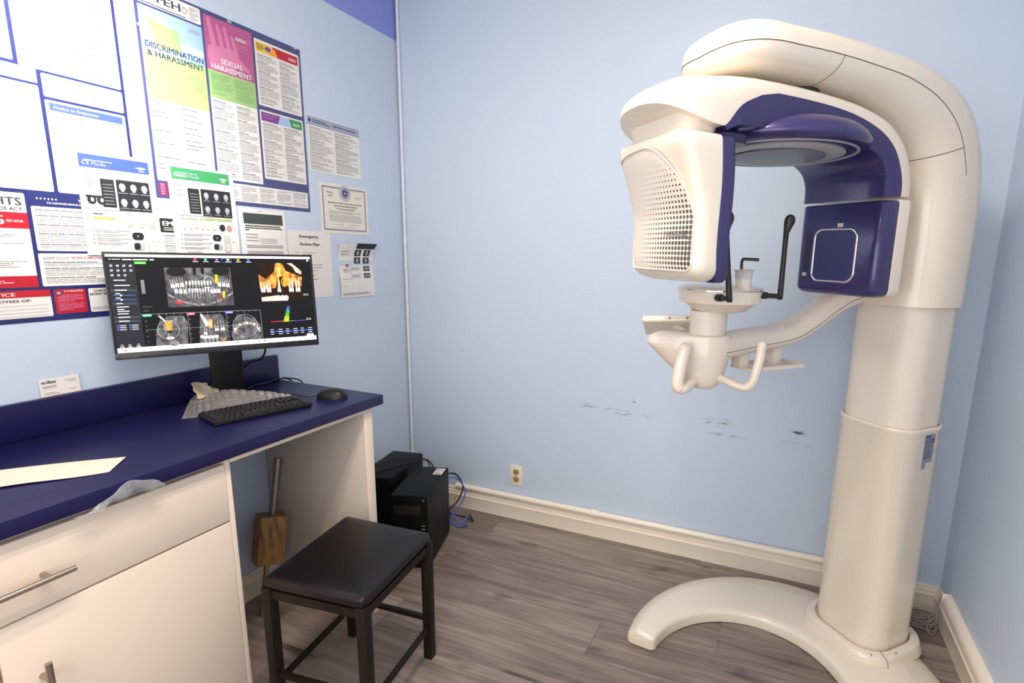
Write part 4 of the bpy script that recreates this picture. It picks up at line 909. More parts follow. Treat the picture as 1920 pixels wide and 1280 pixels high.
def fPA(s):
    s.rect(-1.1105, 1.557, -.9205, 1.5925, DGRN, 1); s.text('PANO', -1.104, 1.563, .0105, PW, width=.040, bold=.05); s.text('Mode', -1.059, 1.563, .0105, LBL, width=.036)
    s.poly([(-.958, 1.573), (-.942, 1.568), (-.926, 1.573), (-.938, 1.5755), (-.946, 1.5755)], PW, 2); s.rect(-.95, 1.563, -.936, 1.5655, PW, 2); s.rect(-1.1, 1.576, -1.03, 1.5785, LBL, 2)
    s.rect(-1.105, 1.549, -1.0, 1.5515, GR2, 2); steps(s, -1.107, 1.503, -1.072, 1.547, 3); s.rect(-1.066, 1.452, -1.029, 1.532, BLK, 1)
    for k in range(7): s.rect(-1.061, 1.460 + k * .009, -1.034, 1.4615 + k * .009, GR, 2)
    head6(s, -1.024, 1.445, -.922, 1.534); s.ell(-1.105, 1.446, .0028, .0028, GR, 2, 10); s.rect(-1.098, 1.4445, -.99, 1.4465, GR, 2)
    for y0, y1 in ((-1.098, -1.044), (-1.040, -.985), (-.981, -.925)): s.rect(y0, 1.4335, y1, 1.4375, GRN, 2)
    s.rect(-1.02, 1.4395, -.925, 1.4415, YEL, 2.5)
    for k, y in enumerate((-1.088, -1.070, -1.051, -1.030, -1.013, -.992)): face(s, y, 1.412 + (.003 if k == 2 else 0), .0072)
    s.ell(-.963, 1.411, .0105, .0115, BLK, 2); s.ell(-.938, 1.410, .0105, .0115, SKIN, 2); s.ring(-.938, 1.410, .0065, .008, .002, RED, 2.4)
    steps(s, -1.105, 1.335, -1.003, 1.392, 4); s.rr(-1.000, 1.366, -.970, 1.387, .009, BLK, 2); s.ell(-.985, 1.376, .002, .002, PW, 3, 8); s.rr(-.998, 1.336, -.968, 1.357, .010, GR2, 2); s.rr(-.998, 1.337, -.981, 1.356, .006, BLK, 2.3)
    remote(s, -.949, 1.356, 1.05); s.rect(-.930, 1.363, -.920, 1.365, GR, 2); s.rect(-1.09, 1.3275, -1.04, 1.3295, GR, 2)
page('white instruction page with a green PANO Mode header, above the monitor', 'instruction_sheet', .0046, -1.1225, -.9045, 1.315, 1.600, 32, fPA, lambda x, y: .004 * sin((1.600 - y) * 8))
def fEM(s):
    s.rr(-1.158, 1.388, -.99, 1.4315, .004, BLK, 1); s.text('EMPLOYEES', -1.150, 1.409, .014, PW, width=.13, bold=.04); s.rect(-1.148, 1.401, -1.05, 1.403, PW, 2); s.rect(-1.148, 1.395, -1.08, 1.397, PW, 2); s.lines(-1.15, 1.20, -.99, 1.382, GR, .006, head=INK)
page('white notice with a black EM heading, mostly hidden behind the PANO page', 'paper_notice', .0014, -1.166, -.985, 1.16, 1.437, 33, fEM)
def fDK(s):
    s.rect(-.878, 1.432, -.716, 1.470, M('print_photo_dark', (.06, .065, .06), .4), 1); s.ring(-.81, 1.4615, .003, .002, .001, DGRN, 2); s.ring(-.802, 1.4615, .003, .002, .001, DGRN, 2)
    s.rect(-.820, 1.478, -.80, 1.4797, GR, 2); s.rect(-.875, 1.4235, -.73, 1.4268, INK, 2); s.rect(-.875, 1.416, -.722, 1.4193, INK, 2); s.rect(-.875, 1.4085, -.86, 1.4118, INK, 2)
    for k, z in enumerate((1.393, 1.382, 1.371, 1.353, 1.347, 1.331, 1.325, 1.305, 1.299)): s.rect(-.875, z, (-.826 if k < 3 else -.724), z + .003, GR, 2)
    rr_ = random.Random(2)
    for z in (1.376, 1.369, 1.362):
        for k in range(9): s.line(-.820 + k * .008, z, -.816 + k * .008, z + rr_.uniform(.003, .007), .0008, INK, 2); s.line(-.816 + k * .008, z + .004, -.812 + k * .008, z, .0008, INK, 2)
page('white printed form with a dark picture band on top, left of the Emergency Action Plan', 'paper_notice', .0030, -.8945, -.7045, 1.205, 1.4855, 34, fDK, lambda x, y: .003 * sin((1.485 - y) * 10))
def fEP(s):
    s.text('Emergency', -.594, 1.3905, .0115, INK, align='c', width=.094, bold=.045); s.text('Action Plan', -.592, 1.3595, .0115, INK, align='c', width=.098, bold=.045)
    s.text('Hospital', -.668, 1.329, .005, GR, width=.022); s.text('St. Joseph Medical Center', -.632, 1.329, .005, GR, width=.078)
    for y, z, l in ((-.632, 1.3205, .05), (-.60, 1.28, .07), (-.60, 1.268, .06), (-.60, 1.256, .04), (-.62, 1.235, .05), (-.62, 1.22, .06)): s.rect(y, z, y + l, z + .003, GR, 2)
page('white Emergency Action Plan page taped to the wall right of the monitor top', 'paper_notice', .0013, -.6975, -.4815, 1.1440, 1.4190, 35, fEP)
def fMW(s):
    s.rect(-.565, 1.838, -.284, 1.872, M('print_header_grey', (.36, .38, .50), .5), 1); s.ell(-.552, 1.856, .006, .007, NAVY, 2); s.rect(-.54, 1.858, -.47, 1.861, NAVY, 2); s.rect(-.54, 1.850, -.45, 1.853, NAVY, 2); s.text('2025 Minimum Pay Information', -.430, 1.853, .0068, NAVY, width=.125, bold=.02)
    s.lines(-.558, 1.665, -.432, 1.833, GR, .0052, head=INK, ragged=.2); s.lines(-.425, 1.665, -.290, 1.833, GR, .0052, head=INK, ragged=.1)
page('landscape notice with a grey-blue header band, above the framed-border certificate', 'paper_notice', .0012, -.566, -.283, 1.6585, 1.8755, 36, fMW)
def fCE(s):
    CRM = M('print_border_violet', (.12, .09, .20), .5)
    s.rect(-.5245, 1.414, -.2495, 1.623, M('certificate_cream', (.78, .74, .66), .5), .6)
    for (i, w_, mm) in ((.014, .0042, CRM), (.0215, .0009, GR)):
        y0, y1, z0, z1 = -.5245 + i, -.2495 - i, 1.414 + i, 1.623 - i
        s.rect(y0, z0, y1, z0 + w_, mm, 1); s.rect(y0, z1 - w_, y1, z1, mm, 1); s.rect(y0, z0 + w_, y0 + w_, z1 - w_, mm, 1); s.rect(y1 - w_, z0 + w_, y1, z1 - w_, mm, 1)
    SE = M('seal_violet', (.28, .26, .42), .5); s.ell(-.385, 1.588, .0325, .0325, SE, 2, 28); s.ring(-.385, 1.588, .029, .029, .004, PG, 2.5, 28); s.poly([(-.400, 1.598), (-.370, 1.598), (-.378, 1.575), (-.392, 1.575)], NAVY, 2.6); s.poly([(-.390, 1.592), (-.380, 1.592), (-.385, 1.580)], PG, 3)
    s.text('Expires', -.487, 1.582, .0085, INK, width=.034); s.text('2025', -.481, 1.568, .008, INK, width=.024)
    s.rect(-.33, 1.575, -.29, 1.577, GR, 2); s.rect(-.325, 1.570, -.295, 1.572, GR, 2)
    s.text('Space Saver-2 All-On-One State and Federal', -.385, 1.541, .007, INK, align='c', width=.195, bold=.02); s.text('Labor Law Poster Renewal Certificate', -.385, 1.529, .007, INK, align='c', width=.13, bold=.02); s.text('Total Coverage For Federal And State Posters', -.385, 1.517, .006, INK, align='c', width=.105, bold=.02)
    s.lines(-.480, 1.462, -.290, 1.512, GR, .0055, ragged=.05, para=9); s.rect(-.46, 1.453, -.40, 1.4548, GR, 2); s.rect(-.37, 1.453, -.31, 1.4548, GR, 2); s.rect(-.43, 1.443, -.34, 1.4445, GR, 2)
page('cream certificate with a dark double border and round seal on the wall', 'certificate', .0012, -.5245, -.2495, 1.414, 1.623, 37, fCE)
# curled page
H0, H1 = 1.133, 1.400
def curl(x, y):
    v_ = max(0, (y - 1.31) / .09); return .002 + .055 * v_ ** 1.6 * (.25 + (x + .45) * 3.6) + .003 * sin((y - 1.13) * 30)
def fCU(s):
    for r in range(4):
        for k in range(2):
            z = 1.318 - r * .034 if r < 2 else 1.250 - (r - 2) * .032; y = -.352 + k * .055
            if r < 2: s.rect(y, z, y + .038, z + .028, BLK, 1); s.ell(y + .019, z + .014, .007, .010, GR2, 2)
            elif k: s.rect(y, z, y + .040, z + .022, BLK, 1); [s.ell(y + .008 + q * .008, z + .011, .003, .007, GR2, 2, 8) for q in range(4)]
            else: s.lines(y - .02, z, y + .04, z + .02, GR, .005)
    s.rect(-.405, 1.268, -.385, 1.283, GR, 1); s.ell(-.395, 1.279, .006, .004, RED, 2); s.lines(-.42, 1.245, -.375, 1.262, INK, .005, ragged=.1); s.lines(-.43, 1.32, -.38, 1.345, GR, .006)
    s.rect(-.43, 1.215, -.37, 1.2165, GR, 2); s.rect(-.43, 1.185, -.40, 1.1865, GR, 2); s.lines(-.43, 1.142, -.26, 1.156, GR, .005, ragged=.1)
    s.line(-.375, 1.16, -.375, 1.31, .0007, GR)
    s.rect(-.350, 1.350, -.240, 1.375, BLK, 1)
page('white page with small x-ray pictures, its top curling off the wall', 'paper_notice', .0008, -.442, -.232, 1.133, 1.372, 38, fCU, curl)
# business card on the backsplash ledge
s = Sheet((.006, -1.4655, .937), (0, 1, 0), (-.035, 0, 1), (1, 0, 0.035), 9); s.slab(-.044, .001, .044, .050, PG, .0006)
s.text('PATTERSON', -.039, .036, .0055, INK, width=.030, bold=.05)
s.poly([(-.030, .0425), (-.024, .0445), (-.018, .0425)], INK, 2); s.rect(-.038, .027, -.008, .0285, INK, 2); s.rect(-.038, .023, -.008, .0238, RED, 2); s.rect(.010, .038, .036, .0395, GR, 2); s.rect(.018, .034, .036, .0352, GR, 2); s.rect(-.037, .010, -.012, .0112, GR, 2); s.rect(.02, .012, .034, .0132, GR, 2); s.rect(-.037, .006, -.004, .0071, RED, 2)
s.build('business_card', None, 'cream business card standing on the navy backsplash ledge', 'business card')
# ------------------------------------------------------------------ panoramic dental x-ray machine (local x forward = u, local y = v)
MO = Vector((2.196, -.33, 0)); MROT = math.atan2(-.724, -.69)
WH = M('machine_cream_gloss', (.80, .705, .59), .25, coat=.5); WH2 = M('machine_cream_satin', (.76, .68, .59), .38)
PU = M('machine_indigo', (.038, .029, .125), .30, metal=.25, coat=.3); SEAM = M('seam_dark', (.10, .08, .07), .6)
CHR = M('chrome', (.75, .72, .70), .12, 1); RUB = M('rubber_black', (.010, .009, .008), .42)
mach = thing('dental_xray_machine', 'tall cream and indigo panoramic dental x-ray machine standing in the right corner', 'x-ray machine', MO, MROT)
def part(name, bm, m, par=None, smooth=40, label=None):
    o = obj(name, bm, m, par or mach, smooth)
    if label: o['label'] = label
    return o
def mloc(p): # world -> machine local
    q = Matrix.Rotation(-MROT, 3, 'Z') @ (Vector(p) - MO); return q
def mun(px, py, ax, val):   # picture ray met with a machine plane u/v/z = val
    R_ = Matrix.Rotation(-MROT, 3, 'Z'); c = R_ @ (CAMP - MO); d = R_ @ ray(px, py); return c + d * ((val - c[ax]) / d[ax])
# base: horseshoe
bm = NB(); rings = []; C0 = Vector((.514, 0)); C1 = Vector((.373, 0)); ro, ri = .512, .312
def outer(th):
    d = Vector((cos(th), sin(th))); o = C0 - C1; b_ = o.dot(d); return C0 + d * (-b_ + math.sqrt(b_ * b_ - o.dot(o) + ro * ro))
NST = 84; a0 = radians(54); a1 = 2 * pi - a0
ths = [a0 + .0, a0 + .012, a0 + .035] + [a0 + .07 + (a1 - a0 - .14) * k / NST for k in range(NST + 1)] + [a1 - .035, a1 - .012, a1]
for i, th in enumerate(ths):
    d = Vector((cos(th), sin(th))); pi_ = C0 + d * ri; po = outer(th); L_ = (po - pi_).length
    e = min(i, len(ths) - 1 - i); ins = (.018, .006, .001)[e] if e < 3 else 0; hz = (.78, .93, .99)[e] if e < 3 else 1
    def q(s_, z): p = pi_.lerp(po, (ins + s_ * (L_ - 2 * ins)) / L_) ; return (p.x, p.y, z * hz)
    rings.append([q(0, .004), q(0, .034), q(.02, .044), q(.06, .049), q(.12, .051), q(.40, .057), q(.635, .0605), q(.65, .0598), q(.86, .043), q(.94, .034), q(.985, .026), q(1, .016), q(1, .004)])
loft(bm, rings); part('base', bm, WH, smooth=50)
# base skirt around the column
def skirt(z, g): return rrect(-.135 - g, .108 + g, -.132 - g, .132 + g, .085 + g * .6, z, 8)
bm = NB(); loft(bm, [skirt(.045, .040), skirt(.066, .034), skirt(.078, .031), skirt(.083, .027), skirt(.0845, .020), skirt(.0845, .006), skirt(.07, .003)]); sk = part('base_collar', bm, WH, smooth=50)
bm = NB()
for (u_, v_, rz) in ((.02, .155, 0), (.105, .128, .9)): box(bm, (-.005, -.0018, .0842), (.005, .0018, .0853), .0008, mat=Matrix.Translation((u_, v_, 0)) @ Matrix.Rotation(rz, 4, 'Z'))
obj('screw_slot', bm, M('slot_brown', (.22, .17, .13), .6), sk)
bm = NB(); 
tube(bm, [(.060, .125, .0852), (.080, .168, .0835), (.078, .172, .060)], .0009, 6, 0); obj('seam', bm, SEAM, sk)
# column
def colr(z, g, n=10): return rrect(-.135 - g, .106 + g, -.131 - g, .131 + g, .082 + g, z, n)
bm = NB(); loft(bm, [colr(.05, .0), colr(.834, .0), colr(.838, .0028), colr(.8455, .0028), colr(.848, .001), colr(.848, -.006), colr(.80, -.006)]); lc = part('lower_column', bm, WH, smooth=50)
bm = NB(); loft(bm, [colr(.60, -.009), colr(1.26, -.009)]); part('middle_column', bm, WH2, smooth=50)
s = Sheet((0, 0, 0), (1, 0, 0), (0, 0, 1), (0, 1, 0), 3); LB = M('rating_plate_grey', (.30, .33, .42), .35, .4); LBT = M('rating_print', (.08, .09, .14), .5)
s.o = Vector((0, .1313, 0)); s.a = Vector((-1, 0, 0))
for (x0, z0, x1, z1) in ((.0, .735, .050, .828), (.0, .715, .020, .735)): s.rect(x0, z0, x1, z1, LB, 0)
s.lines(.003, .745, .046, .815, LBT, .0062); s.rect(.003, .818, .03, .825, LBT, 1); s.rect(.034, .80, .046, .812, LBT, 2)
o_ = s.build('rating_plate', lc, 'grey rating plate')
# support arm: upper column bending forward over the patient
st = [ # (inner u, inner z, outer u, outer z, half width)
 (.118, 1.224, -.142, 1.224, .139), (.118, 1.34, -.143, 1.34, .139), (.120, 1.44, -.143, 1.45, .140), (.128, 1.52, -.136, 1.56, .141), (.155, 1.60, -.108, 1.67, .143), (.205, 1.665, -.045, 1.765, .146),
 (.29, 1.712, .06, 1.832, .149), (.40, 1.742, .21, 1.866, .151), (.50, 1.752, .40, 1.876, .152), (.60, 1.757, .56, 1.878, .152), (.70, 1.758, .70, 1.874, .150)]
st = catn(st, 5)
for k in range(1, 13):
    x = k / 12; x = sin(x * pi / 2); u_ = .70 + .148 * x; f = max(0, 1 - x ** 2.6) ** (1 / 2.6); g_ = max(0, 1 - x ** 4) ** .5
    st.append([u_, 1.758 + .030 * (1 - g_), u_, 1.874 - .052 * (1 - g_), .150 * max(f, .05)])
SF = -.08   # height of the seam across the section (-1 inner .. 1 outer)
def sect(r, flip, n=16, ex=3.0):
    """half ring from one side seam to the other over the outer (flip=1) or inner (flip=-1) face"""
    I = Vector((r[0], 0, r[1])); O = Vector((r[2], 0, r[3])); c = (I + O) / 2; d = (O - I) / 2; w_ = r[4]; out = []
    a_s = math.asin(math.copysign(abs(SF) ** (ex / 2), SF))
    for k in range(n + 1):
        a = a_s + (pi - 2 * a_s) * k / n if flip > 0 else a_s - (pi + 2 * a_s) * k / n
        ca, sa = cos(a), sin(a); t = math.copysign(abs(sa) ** (2 / ex), sa); v_ = math.copysign(abs(ca) ** (2 / ex), ca)
        out.append(tuple(c + d * t + Vector((0, v_ * w_, 0))))
    return out
SPL = 22   # below this station the section stays in one piece
up = [sect(r, 1) for r in st]; lo = [sect(r, -1) for r in st]
bm = NB(); loft(bm, [u_ + l_[::-1][1:-1] for u_, l_ in zip(up[:SPL + 1], lo[:SPL + 1])]); ua = part('upper_column', bm, WH, smooth=60)
bm = NB(); loft(bm, up[SPL:]); part('arm_top_cover', bm, WH, smooth=60)
bm = NB(); loft(bm, lo[SPL:]); part('arm_bottom_cover', bm, WH, smooth=60)
bm = NB()
sd = [Vector(u_[0]) for u_ in up[SPL - 4:]]; sd2 = [Vector(u_[-1]) for u_ in up[SPL - 4:]]
tube(bm, sd + sd2[::-1], .0011, 6, 0)
tube(bm, [Vector(p) for p in lo[SPL]], .0011, 6, 0)
jn = min(range(len(st)), key=lambda k: abs(st[k][0] - .585)); tube(bm, [Vector(p) for p in lo[jn][:15]], .0009, 6, 0); part('arm_seam', bm, SEAM)
# hub between arm and rotating C-arm
bm = NB(); lathe(bm, [(.01, 1.735), (.055, 1.735), (.055, 1.768), (.01, 1.768)], 36, (.57, .03)); part('rotation_hub', bm, M('hub_dark', (.02, .018, .02), .5))

# C-arm beam: white outer shell and indigo inner shell
rows = [ # outer u,z  split u,z  inner u,z
 (.220, 1.524, .276, 1.522, .336, 1.518), (.222, 1.560, .277, 1.552, .336, 1.545), (.236, 1.606, .290, 1.590, .340, 1.572), (.268, 1.655, .320, 1.634, .358, 1.600),
 (.330, 1.700, .372, 1.668, .400, 1.622), (.42, 1.724, .45, 1.692, .46, 1.632), (.52, 1.735, .54, 1.705, .53, 1.634), (.63, 1.740, .64, 1.710, .62, 1.634), (.72, 1.741, .73, 1.711, .70, 1.634)]
rows0 = rows; rows = catn(rows, 5)
def slab_sec(a, b, w0, w1, crown=.0, ex=5, n=8):
    """closed section between edge a (outer) and b (inner); rounded outer corners"""
    A_ = Vector((a[0], 0, a[1])); B_ = Vector((b[0], 0, b[1])); d = (A_ - B_); out = []
    for k in range(2 * n + 1):
        t = -1 + k / n; v_ = math.copysign(1 - (1 - abs(t)) ** 1.6, t); f = (1 - abs(v_) ** ex) ** (1 / 2.2)
        p = B_ + d * (max(0.0, f) * .55 + .45) + d.normalized() * crown * (1 - v_ * v_) + Vector((0, v_ * w0, 0)); out.append(tuple(p))
    out.append(tuple(B_ + Vector((0, w1, 0)))); out.append(tuple(B_ - Vector((0, w1, 0))))
    return out
wr = []
for r in rows: wr.append(slab_sec(r[0:2], r[2:4], .137, .137, .010))
vis = [(.775, 1.741, .778, 1.701, .1375), (.825, 1.739, .832, 1.674, .139), (.868, 1.734, .872, 1.630, .1415), (.895, 1.729, .895, 1.627, .1425)]
for k in range(1, 15):
    x = sin(k / 14 * pi / 2); vis.append((.895 + .122 * x, 1.729 - .046 * x ** 2.2, .895 + .122 * x, 1.627 + .047 * x ** 1.5, .1425 * max(.12, (1 - x ** 2.5) ** (1 / 2.5) if x < 1 else .12)))
for r in catn(vis[:4], 4)[:-1] + vis[3:]: wr.append(slab_sec(r[0:2], r[2:4], r[4], r[4], .012))
bm = NB(); loft(bm, wr); ca_ = part('rotating_arm_shell', bm, WH, smooth=50)
bm = NB(); ir = []
for r in catn([r0[2:6] for r0 in rows0] + [(.785, 1.699, .76, 1.634), (.835, 1.672, .80, 1.632), (.864, 1.642, .84, 1.626), (.874, 1.628, .862, 1.618)], 5):
    S_ = Vector((r[0], 0, r[1])); I_ = Vector((r[2], 0, r[3])); d = I_ - S_; w_ = .136
    ir.append([tuple(S_ + Vector((0, w_, 0))), tuple(S_ + d * .75 + Vector((0, w_, 0))), tuple(S_ + d * .93 + Vector((0, w_ - .006, 0))), tuple(I_ + Vector((0, w_ - .018, 0))), tuple(I_ - Vector((0, w_ - .018, 0))), tuple(S_ + d * .93 - Vector((0, w_ - .006, 0))), tuple(S_ + d * .75 - Vector((0, w_, 0))), tuple(S_ - Vector((0, w_, 0)))])
loft(bm, ir); part('rotating_arm_cover', bm, PU, smooth=40, label='indigo inner cover of the rotating arm')
# neck under the visor
bm = NB(); loft(bm, [rrect(.865, .95, -.110, .110, .03, 1.585), rrect(.864, .958, -.113, .113, .03, 1.610), rrect(.862, .962, -.122, .122, .04, 1.632), rrect(.862, .972, -.128, .128, .045, 1.655)]); part('neck', bm, WH2, smooth=50)
bm = NB(); loft(bm, [rrect(.80, .872, -.10, .135, .02, 1.598), rrect(.80, .880, -.115, .137, .02, 1.615), rrect(.81, .872, -.11, .12, .02, 1.628)]); part('neck_joint', bm, M('joint_navy', (.012, .012, .05), .35))
# round ring housing under the beam
HC = (.585, 0)
bm = NB(); lathe(bm, [(.02, 1.692), (.10, 1.690), (.150, 1.683), (.185, 1.670), (.206, 1.654), (.216, 1.638), (.214, 1.628), (.205, 1.621), (.19, 1.618), (.05, 1.618)], 64, HC); part('ring_housing', bm, PU, smooth=60, label='indigo round housing')
bm = NB(); lathe(bm, [(.183, 1.6185), (.190, 1.6185), (.1905, 1.6165), (.1885, 1.6155), (.1855, 1.6155), (.1835, 1.6165), (.183, 1.6185)], 64, HC); part('ring_trim', bm, M('ring_grey', (.42, .41, .46), .3), smooth=40)
bm = NB(); lathe(bm, [(.03, 1.6195), (.158, 1.6195), (.160, 1.6145), (.150, 1.612), (.03, 1.612)], 64, HC); part('ring_plate', bm, M('ring_light_grey', (.46, .45, .46), .4), smooth=40)
bm = NB(); lathe(bm, [(.005, 1.613), (.112, 1.613), (.116, 1.609), (.108, 1.607), (.005, 1.607)], 64, HC); part('centre_plate', bm, M('ring_mid_grey', (.20, .20, .25), .4), smooth=40)

# x-ray source box (column side)
zb = 1.258
def sb(u0, u1, z, g, r): return rrect(u0 + g, u1 - g, -.136 + g, .136 - g, r, z, 6)
def boxy(u0, u1, z0, z1, w_, rz, rv, front=True):
    """box between planes u0<u1; corners in plan rounded only on the u1 (front) or u0 side; bottom edge rounded"""
    rings = []
    for g, z in ((rz, z0), (rz * .45, z0 + rz * .18), (rz * .12, z0 + rz * .55), (0, z0 + rz), (0, z1 - .004), (.003, z1)):
        if front: rings.append(rrect(u0, u1 - g, -w_ + g, w_ - g, rv, z, 6, .001))
        else: rings.append(rrect(u0 + g, u1, -w_ + g, w_ - g, .001, z, 6, rv))
    return loft(NB(), rings)
sw_ = part('source_back', boxy(.222, .276, zb, 1.516, .137, .016, .016, False), WH, smooth=50)
spu = part('source_cover', boxy(.2765, .333, zb - .002, 1.511, .136, .020, .022, True), PU, smooth=50, label='indigo x-ray source cover')
DKP = M('slot_dark_indigo', (.012, .009, .05), .4); LBLM = M('label_cream', (.72, .66, .55), .5)
yc_, zc_ = .0, 1.372
def smark(name, f):
    s = Sheet((.3335, 0, 0), (0, 1, 0), (0, 0, 1), (1, 0, 0), 2); f(s); s.build(name, spu)
smark('alignment_line', lambda s: s.rect(.0065, 1.455, .0095, 1.487, DKP, 1))
smark('angle_label', lambda s: (s.rect(.000, 1.4465, .018, 1.4565, LBLM, 2), s.text('A', .003, 1.449, .005, RED, 3, width=.005), s.text('10', .009, 1.449, .005, INK, 3, width=.006)))
smark('side_slot', lambda s: s.rr(-.106, 1.318, -.088, 1.438, .002, DKP, 1))
smark('angle_label', lambda s: (s.rect(-.108, 1.306, -.093, 1.3155, LBLM, 2), s.text('A', -.106, 1.3085, .0045, RED, 3, width=.004), s.text('10', -.1005, 1.3085, .0045, INK, 3, width=.005)))
bm = NB()
ro_ = lambda y0, y1, z0, z1, r, u_: [(u_, p[0], p[1]) for p in rrect(y0, y1, z0, z1, r, 0, 7)]
Y0_, Y1_, Z0_, Z1_ = -.076, .070, 1.291, 1.443
loft(bm, [ro_(Y0_, Y1_, Z0_, Z1_, .028, .332), ro_(Y0_, Y1_, Z0_, Z1_, .028, .3355), ro_(Y0_ + .0015, Y1_ - .0015, Z0_ + .0015, Z1_ - .0015, .027, .3368), ro_(Y0_ + .0045, Y1_ - .0045, Z0_ + .0045, Z1_ - .0045, .024, .3368), ro_(Y0_ + .006, Y1_ - .006, Z0_ + .006, Z1_ - .006, .023, .3355), ro_(Y0_ + .006, Y1_ - .006, Z0_ + .006, Z1_ - .006, .023, .332)], cap=False)
obj('window_frame', bm, CHR, spu, 50)
bm = NB(); loft(bm, [ro_(Y0_ + .006, Y1_ - .006, Z0_ + .006, Z1_ - .006, .023, .3325), ro_(Y0_ + .006, Y1_ - .006, Z0_ + .006, Z1_ - .006, .023, .3345)]); obj('beam_window', bm, M('window_dark_indigo', (.022, .016, .115), .35), spu, 30)

# detector box (front) - outline changes with height
PV = .143
def dets(z, lo_, hi_, which, g=0):
    t = (z - 1.30) / .305
    wav = .004 * sin(t * 2 * pi * .95 + .3)
    wl_ = .137 + .012 * max(0, t - .15) ** 1.5     # outer half width on the far side grows upwards
    ui = .829 + .012 * t + wav; us = .869 + .012 * t + wav
    uo = .936 + .048 * max(0, min(1, (t - .45) / .5)) ** 1.3
    if which == 'w': return [(p[0] - .010 * (p[1] / .14) ** 2 * (p[0] > us + .02), p[1], p[2]) for p in rrect(us, uo - g, -wl_ + g, PV - g, .026, z, 8, .002)]
    return rrect(ui + g, us, -wl_ + g + .001, PV - .001 - g, .002, z, 5, .012)
def detloft(which):
    rings = []
    for g, z in ((.045, 1.297), (.030, 1.299), (.014, 1.306), (.004, 1.316), (0, 1.328)): rings.append(dets(z, 0, 0, which, g if which == 'w' else g * .25))
    for k in range(1, 18): rings.append(dets(1.328 + (1.597 - 1.328) * k / 17, 0, 0, which))
    rings.append(dets(1.603, 0, 0, which, .002)); rings.append(dets(1.606, 0, 0, which, .006))
    # arched top edge
    out = []
    for r in rings: out.append([(p[0], p[1], p[2] + (.020 * max(0, (p[2] - 1.50) / .1) * (1 - (p[1] / .15) ** 2))) for p in r])
    return loft(NB(), out)
dw = part('detector_housing', detloft('w'), WH, smooth=50); dp = part('detector_back', detloft('p'), PU, smooth=50, label='indigo back half of the detector housing')
# perforated front panel
pm = bpy.data.materials.new('perforated_panel'); pm.use_nodes = True; nt = pm.node_tree; b = nt.nodes['Principled BSDF']; N = nt.nodes.new; L = nt.links.new
b.inputs['Roughness'].default_value = .33; b.inputs['Coat Weight'].default_value = .3
tc = N('ShaderNodeTexCoord'); sep = N('ShaderNodeSeparateXYZ'); L(tc.outputs['Object'], sep.inputs[0])
PT = .0112; vy = mth('DIVIDE', sep.outputs['Y'], PT); vz = mth('DIVIDE', sep.outputs['Z'], PT)
fy_ = mth('SUBTRACT', mth('FRACT', vy), .5); fz_ = mth('SUBTRACT', mth('FRACT', vz), .5)
dist = mth('SQRT', mth('ADD', mth('MULTIPLY', fy_, fy_), mth('MULTIPLY', fz_, fz_)))
cy = mth('MULTIPLY', mth('ADD', mth('FLOOR', vy), .5), PT); cz = mth('MULTIPLY', mth('ADD', mth('FLOOR', vz), .5), PT)
# radius grows towards +y and away from the top
ry = mth('MULTIPLY', mth('ADD', cy, .115), 4.2, True); rz_ = mth('MULTIPLY', mth('SUBTRACT', 1.590, cz), 5.2, True)
rb = mth('SUBTRACT', 1, mth('MULTIPLY', mth('SUBTRACT', 1.345, cz, True), 8.0, True))
rad = mth('MULTIPLY', mth('MULTIPLY', mth('POWER', ry, .8), mth('MULTIPLY', mth('POWER', rz_, .8), rb)), .50)
inside = mth('LESS_THAN', dist, rad)
mx = N('ShaderNodeMix'); mx.data_type = 'RGBA'; mx.inputs[6].default_value = (.76, .68, .59, 1); mx.inputs[7].default_value = (.085, .075, .070, 1); L(inside, mx.inputs[0]); L(mx.outputs[2], b.inputs['Base Color'])
bp = N('ShaderNodeBump'); bp.inputs['Strength'].default_value = .5; bp.inputs['Distance'].default_value = .001; bp.invert = True; L(inside, bp.inputs['Height']); L(bp.outputs[0], b.inputs['Normal'])
# outline (v,z) of the panel on the front face
def ufront(z, v_):
    t = max(0, (z - 1.30) / .305); uo = .936 + .048 * max(0, min(1, (t - .45) / .5)) ** 1.3; wl_ = .137 + .012 * max(0, t - .15) ** 1.5
    edge_p = PV; edge_n = wl_; r = .026
    du = 0
    if v_ > edge_p - r: du = r - math.sqrt(max(0, r * r - (v_ - edge_p + r) ** 2))
    if v_ < -edge_n + r: du = r - math.sqrt(max(0, r * r - (-edge_n + r - v_) ** 2))
    return uo - du - .010 * (v_ / .14) ** 2
top_ = [(-.140, 1.572), (-.128, 1.580), (-.09, 1.588), (-.04, 1.592), (.005, 1.592), (.040, 1.580), (.073, 1.552), (.100, 1.512), (.115, 1.480), (.124, 1.440)]
bot_ = [(-.118, 1.334), (-.108, 1.324), (-.06, 1.3225), (0, 1.3225), (.06, 1.3225), (.105, 1.3225), (.117, 1.326), (.1235, 1.334)]
def zt(v_):
    P = top_
    for a, c in zip(P, P[1:]):
        if a[0] <= v_ <= c[0]: return a[1] + (c[1] - a[1]) * (v_ - a[0]) / (c[0] - a[0])
    return P[0][1] if v_ < P[0][0] else P[-1][1]
tz = catmull([(0, a, c) for a, c in top_], 4); bz_ = catmull([(0, a, c) for a, c in bot_], 4)
bm = NB(); NV = 30; NZ = 26; grid = []; grid2 = []
def edge(P, f):
    s_ = f * (len(P) - 1); i = min(int(s_), len(P) - 2); return P[i].lerp(P[i + 1], s_ - i)
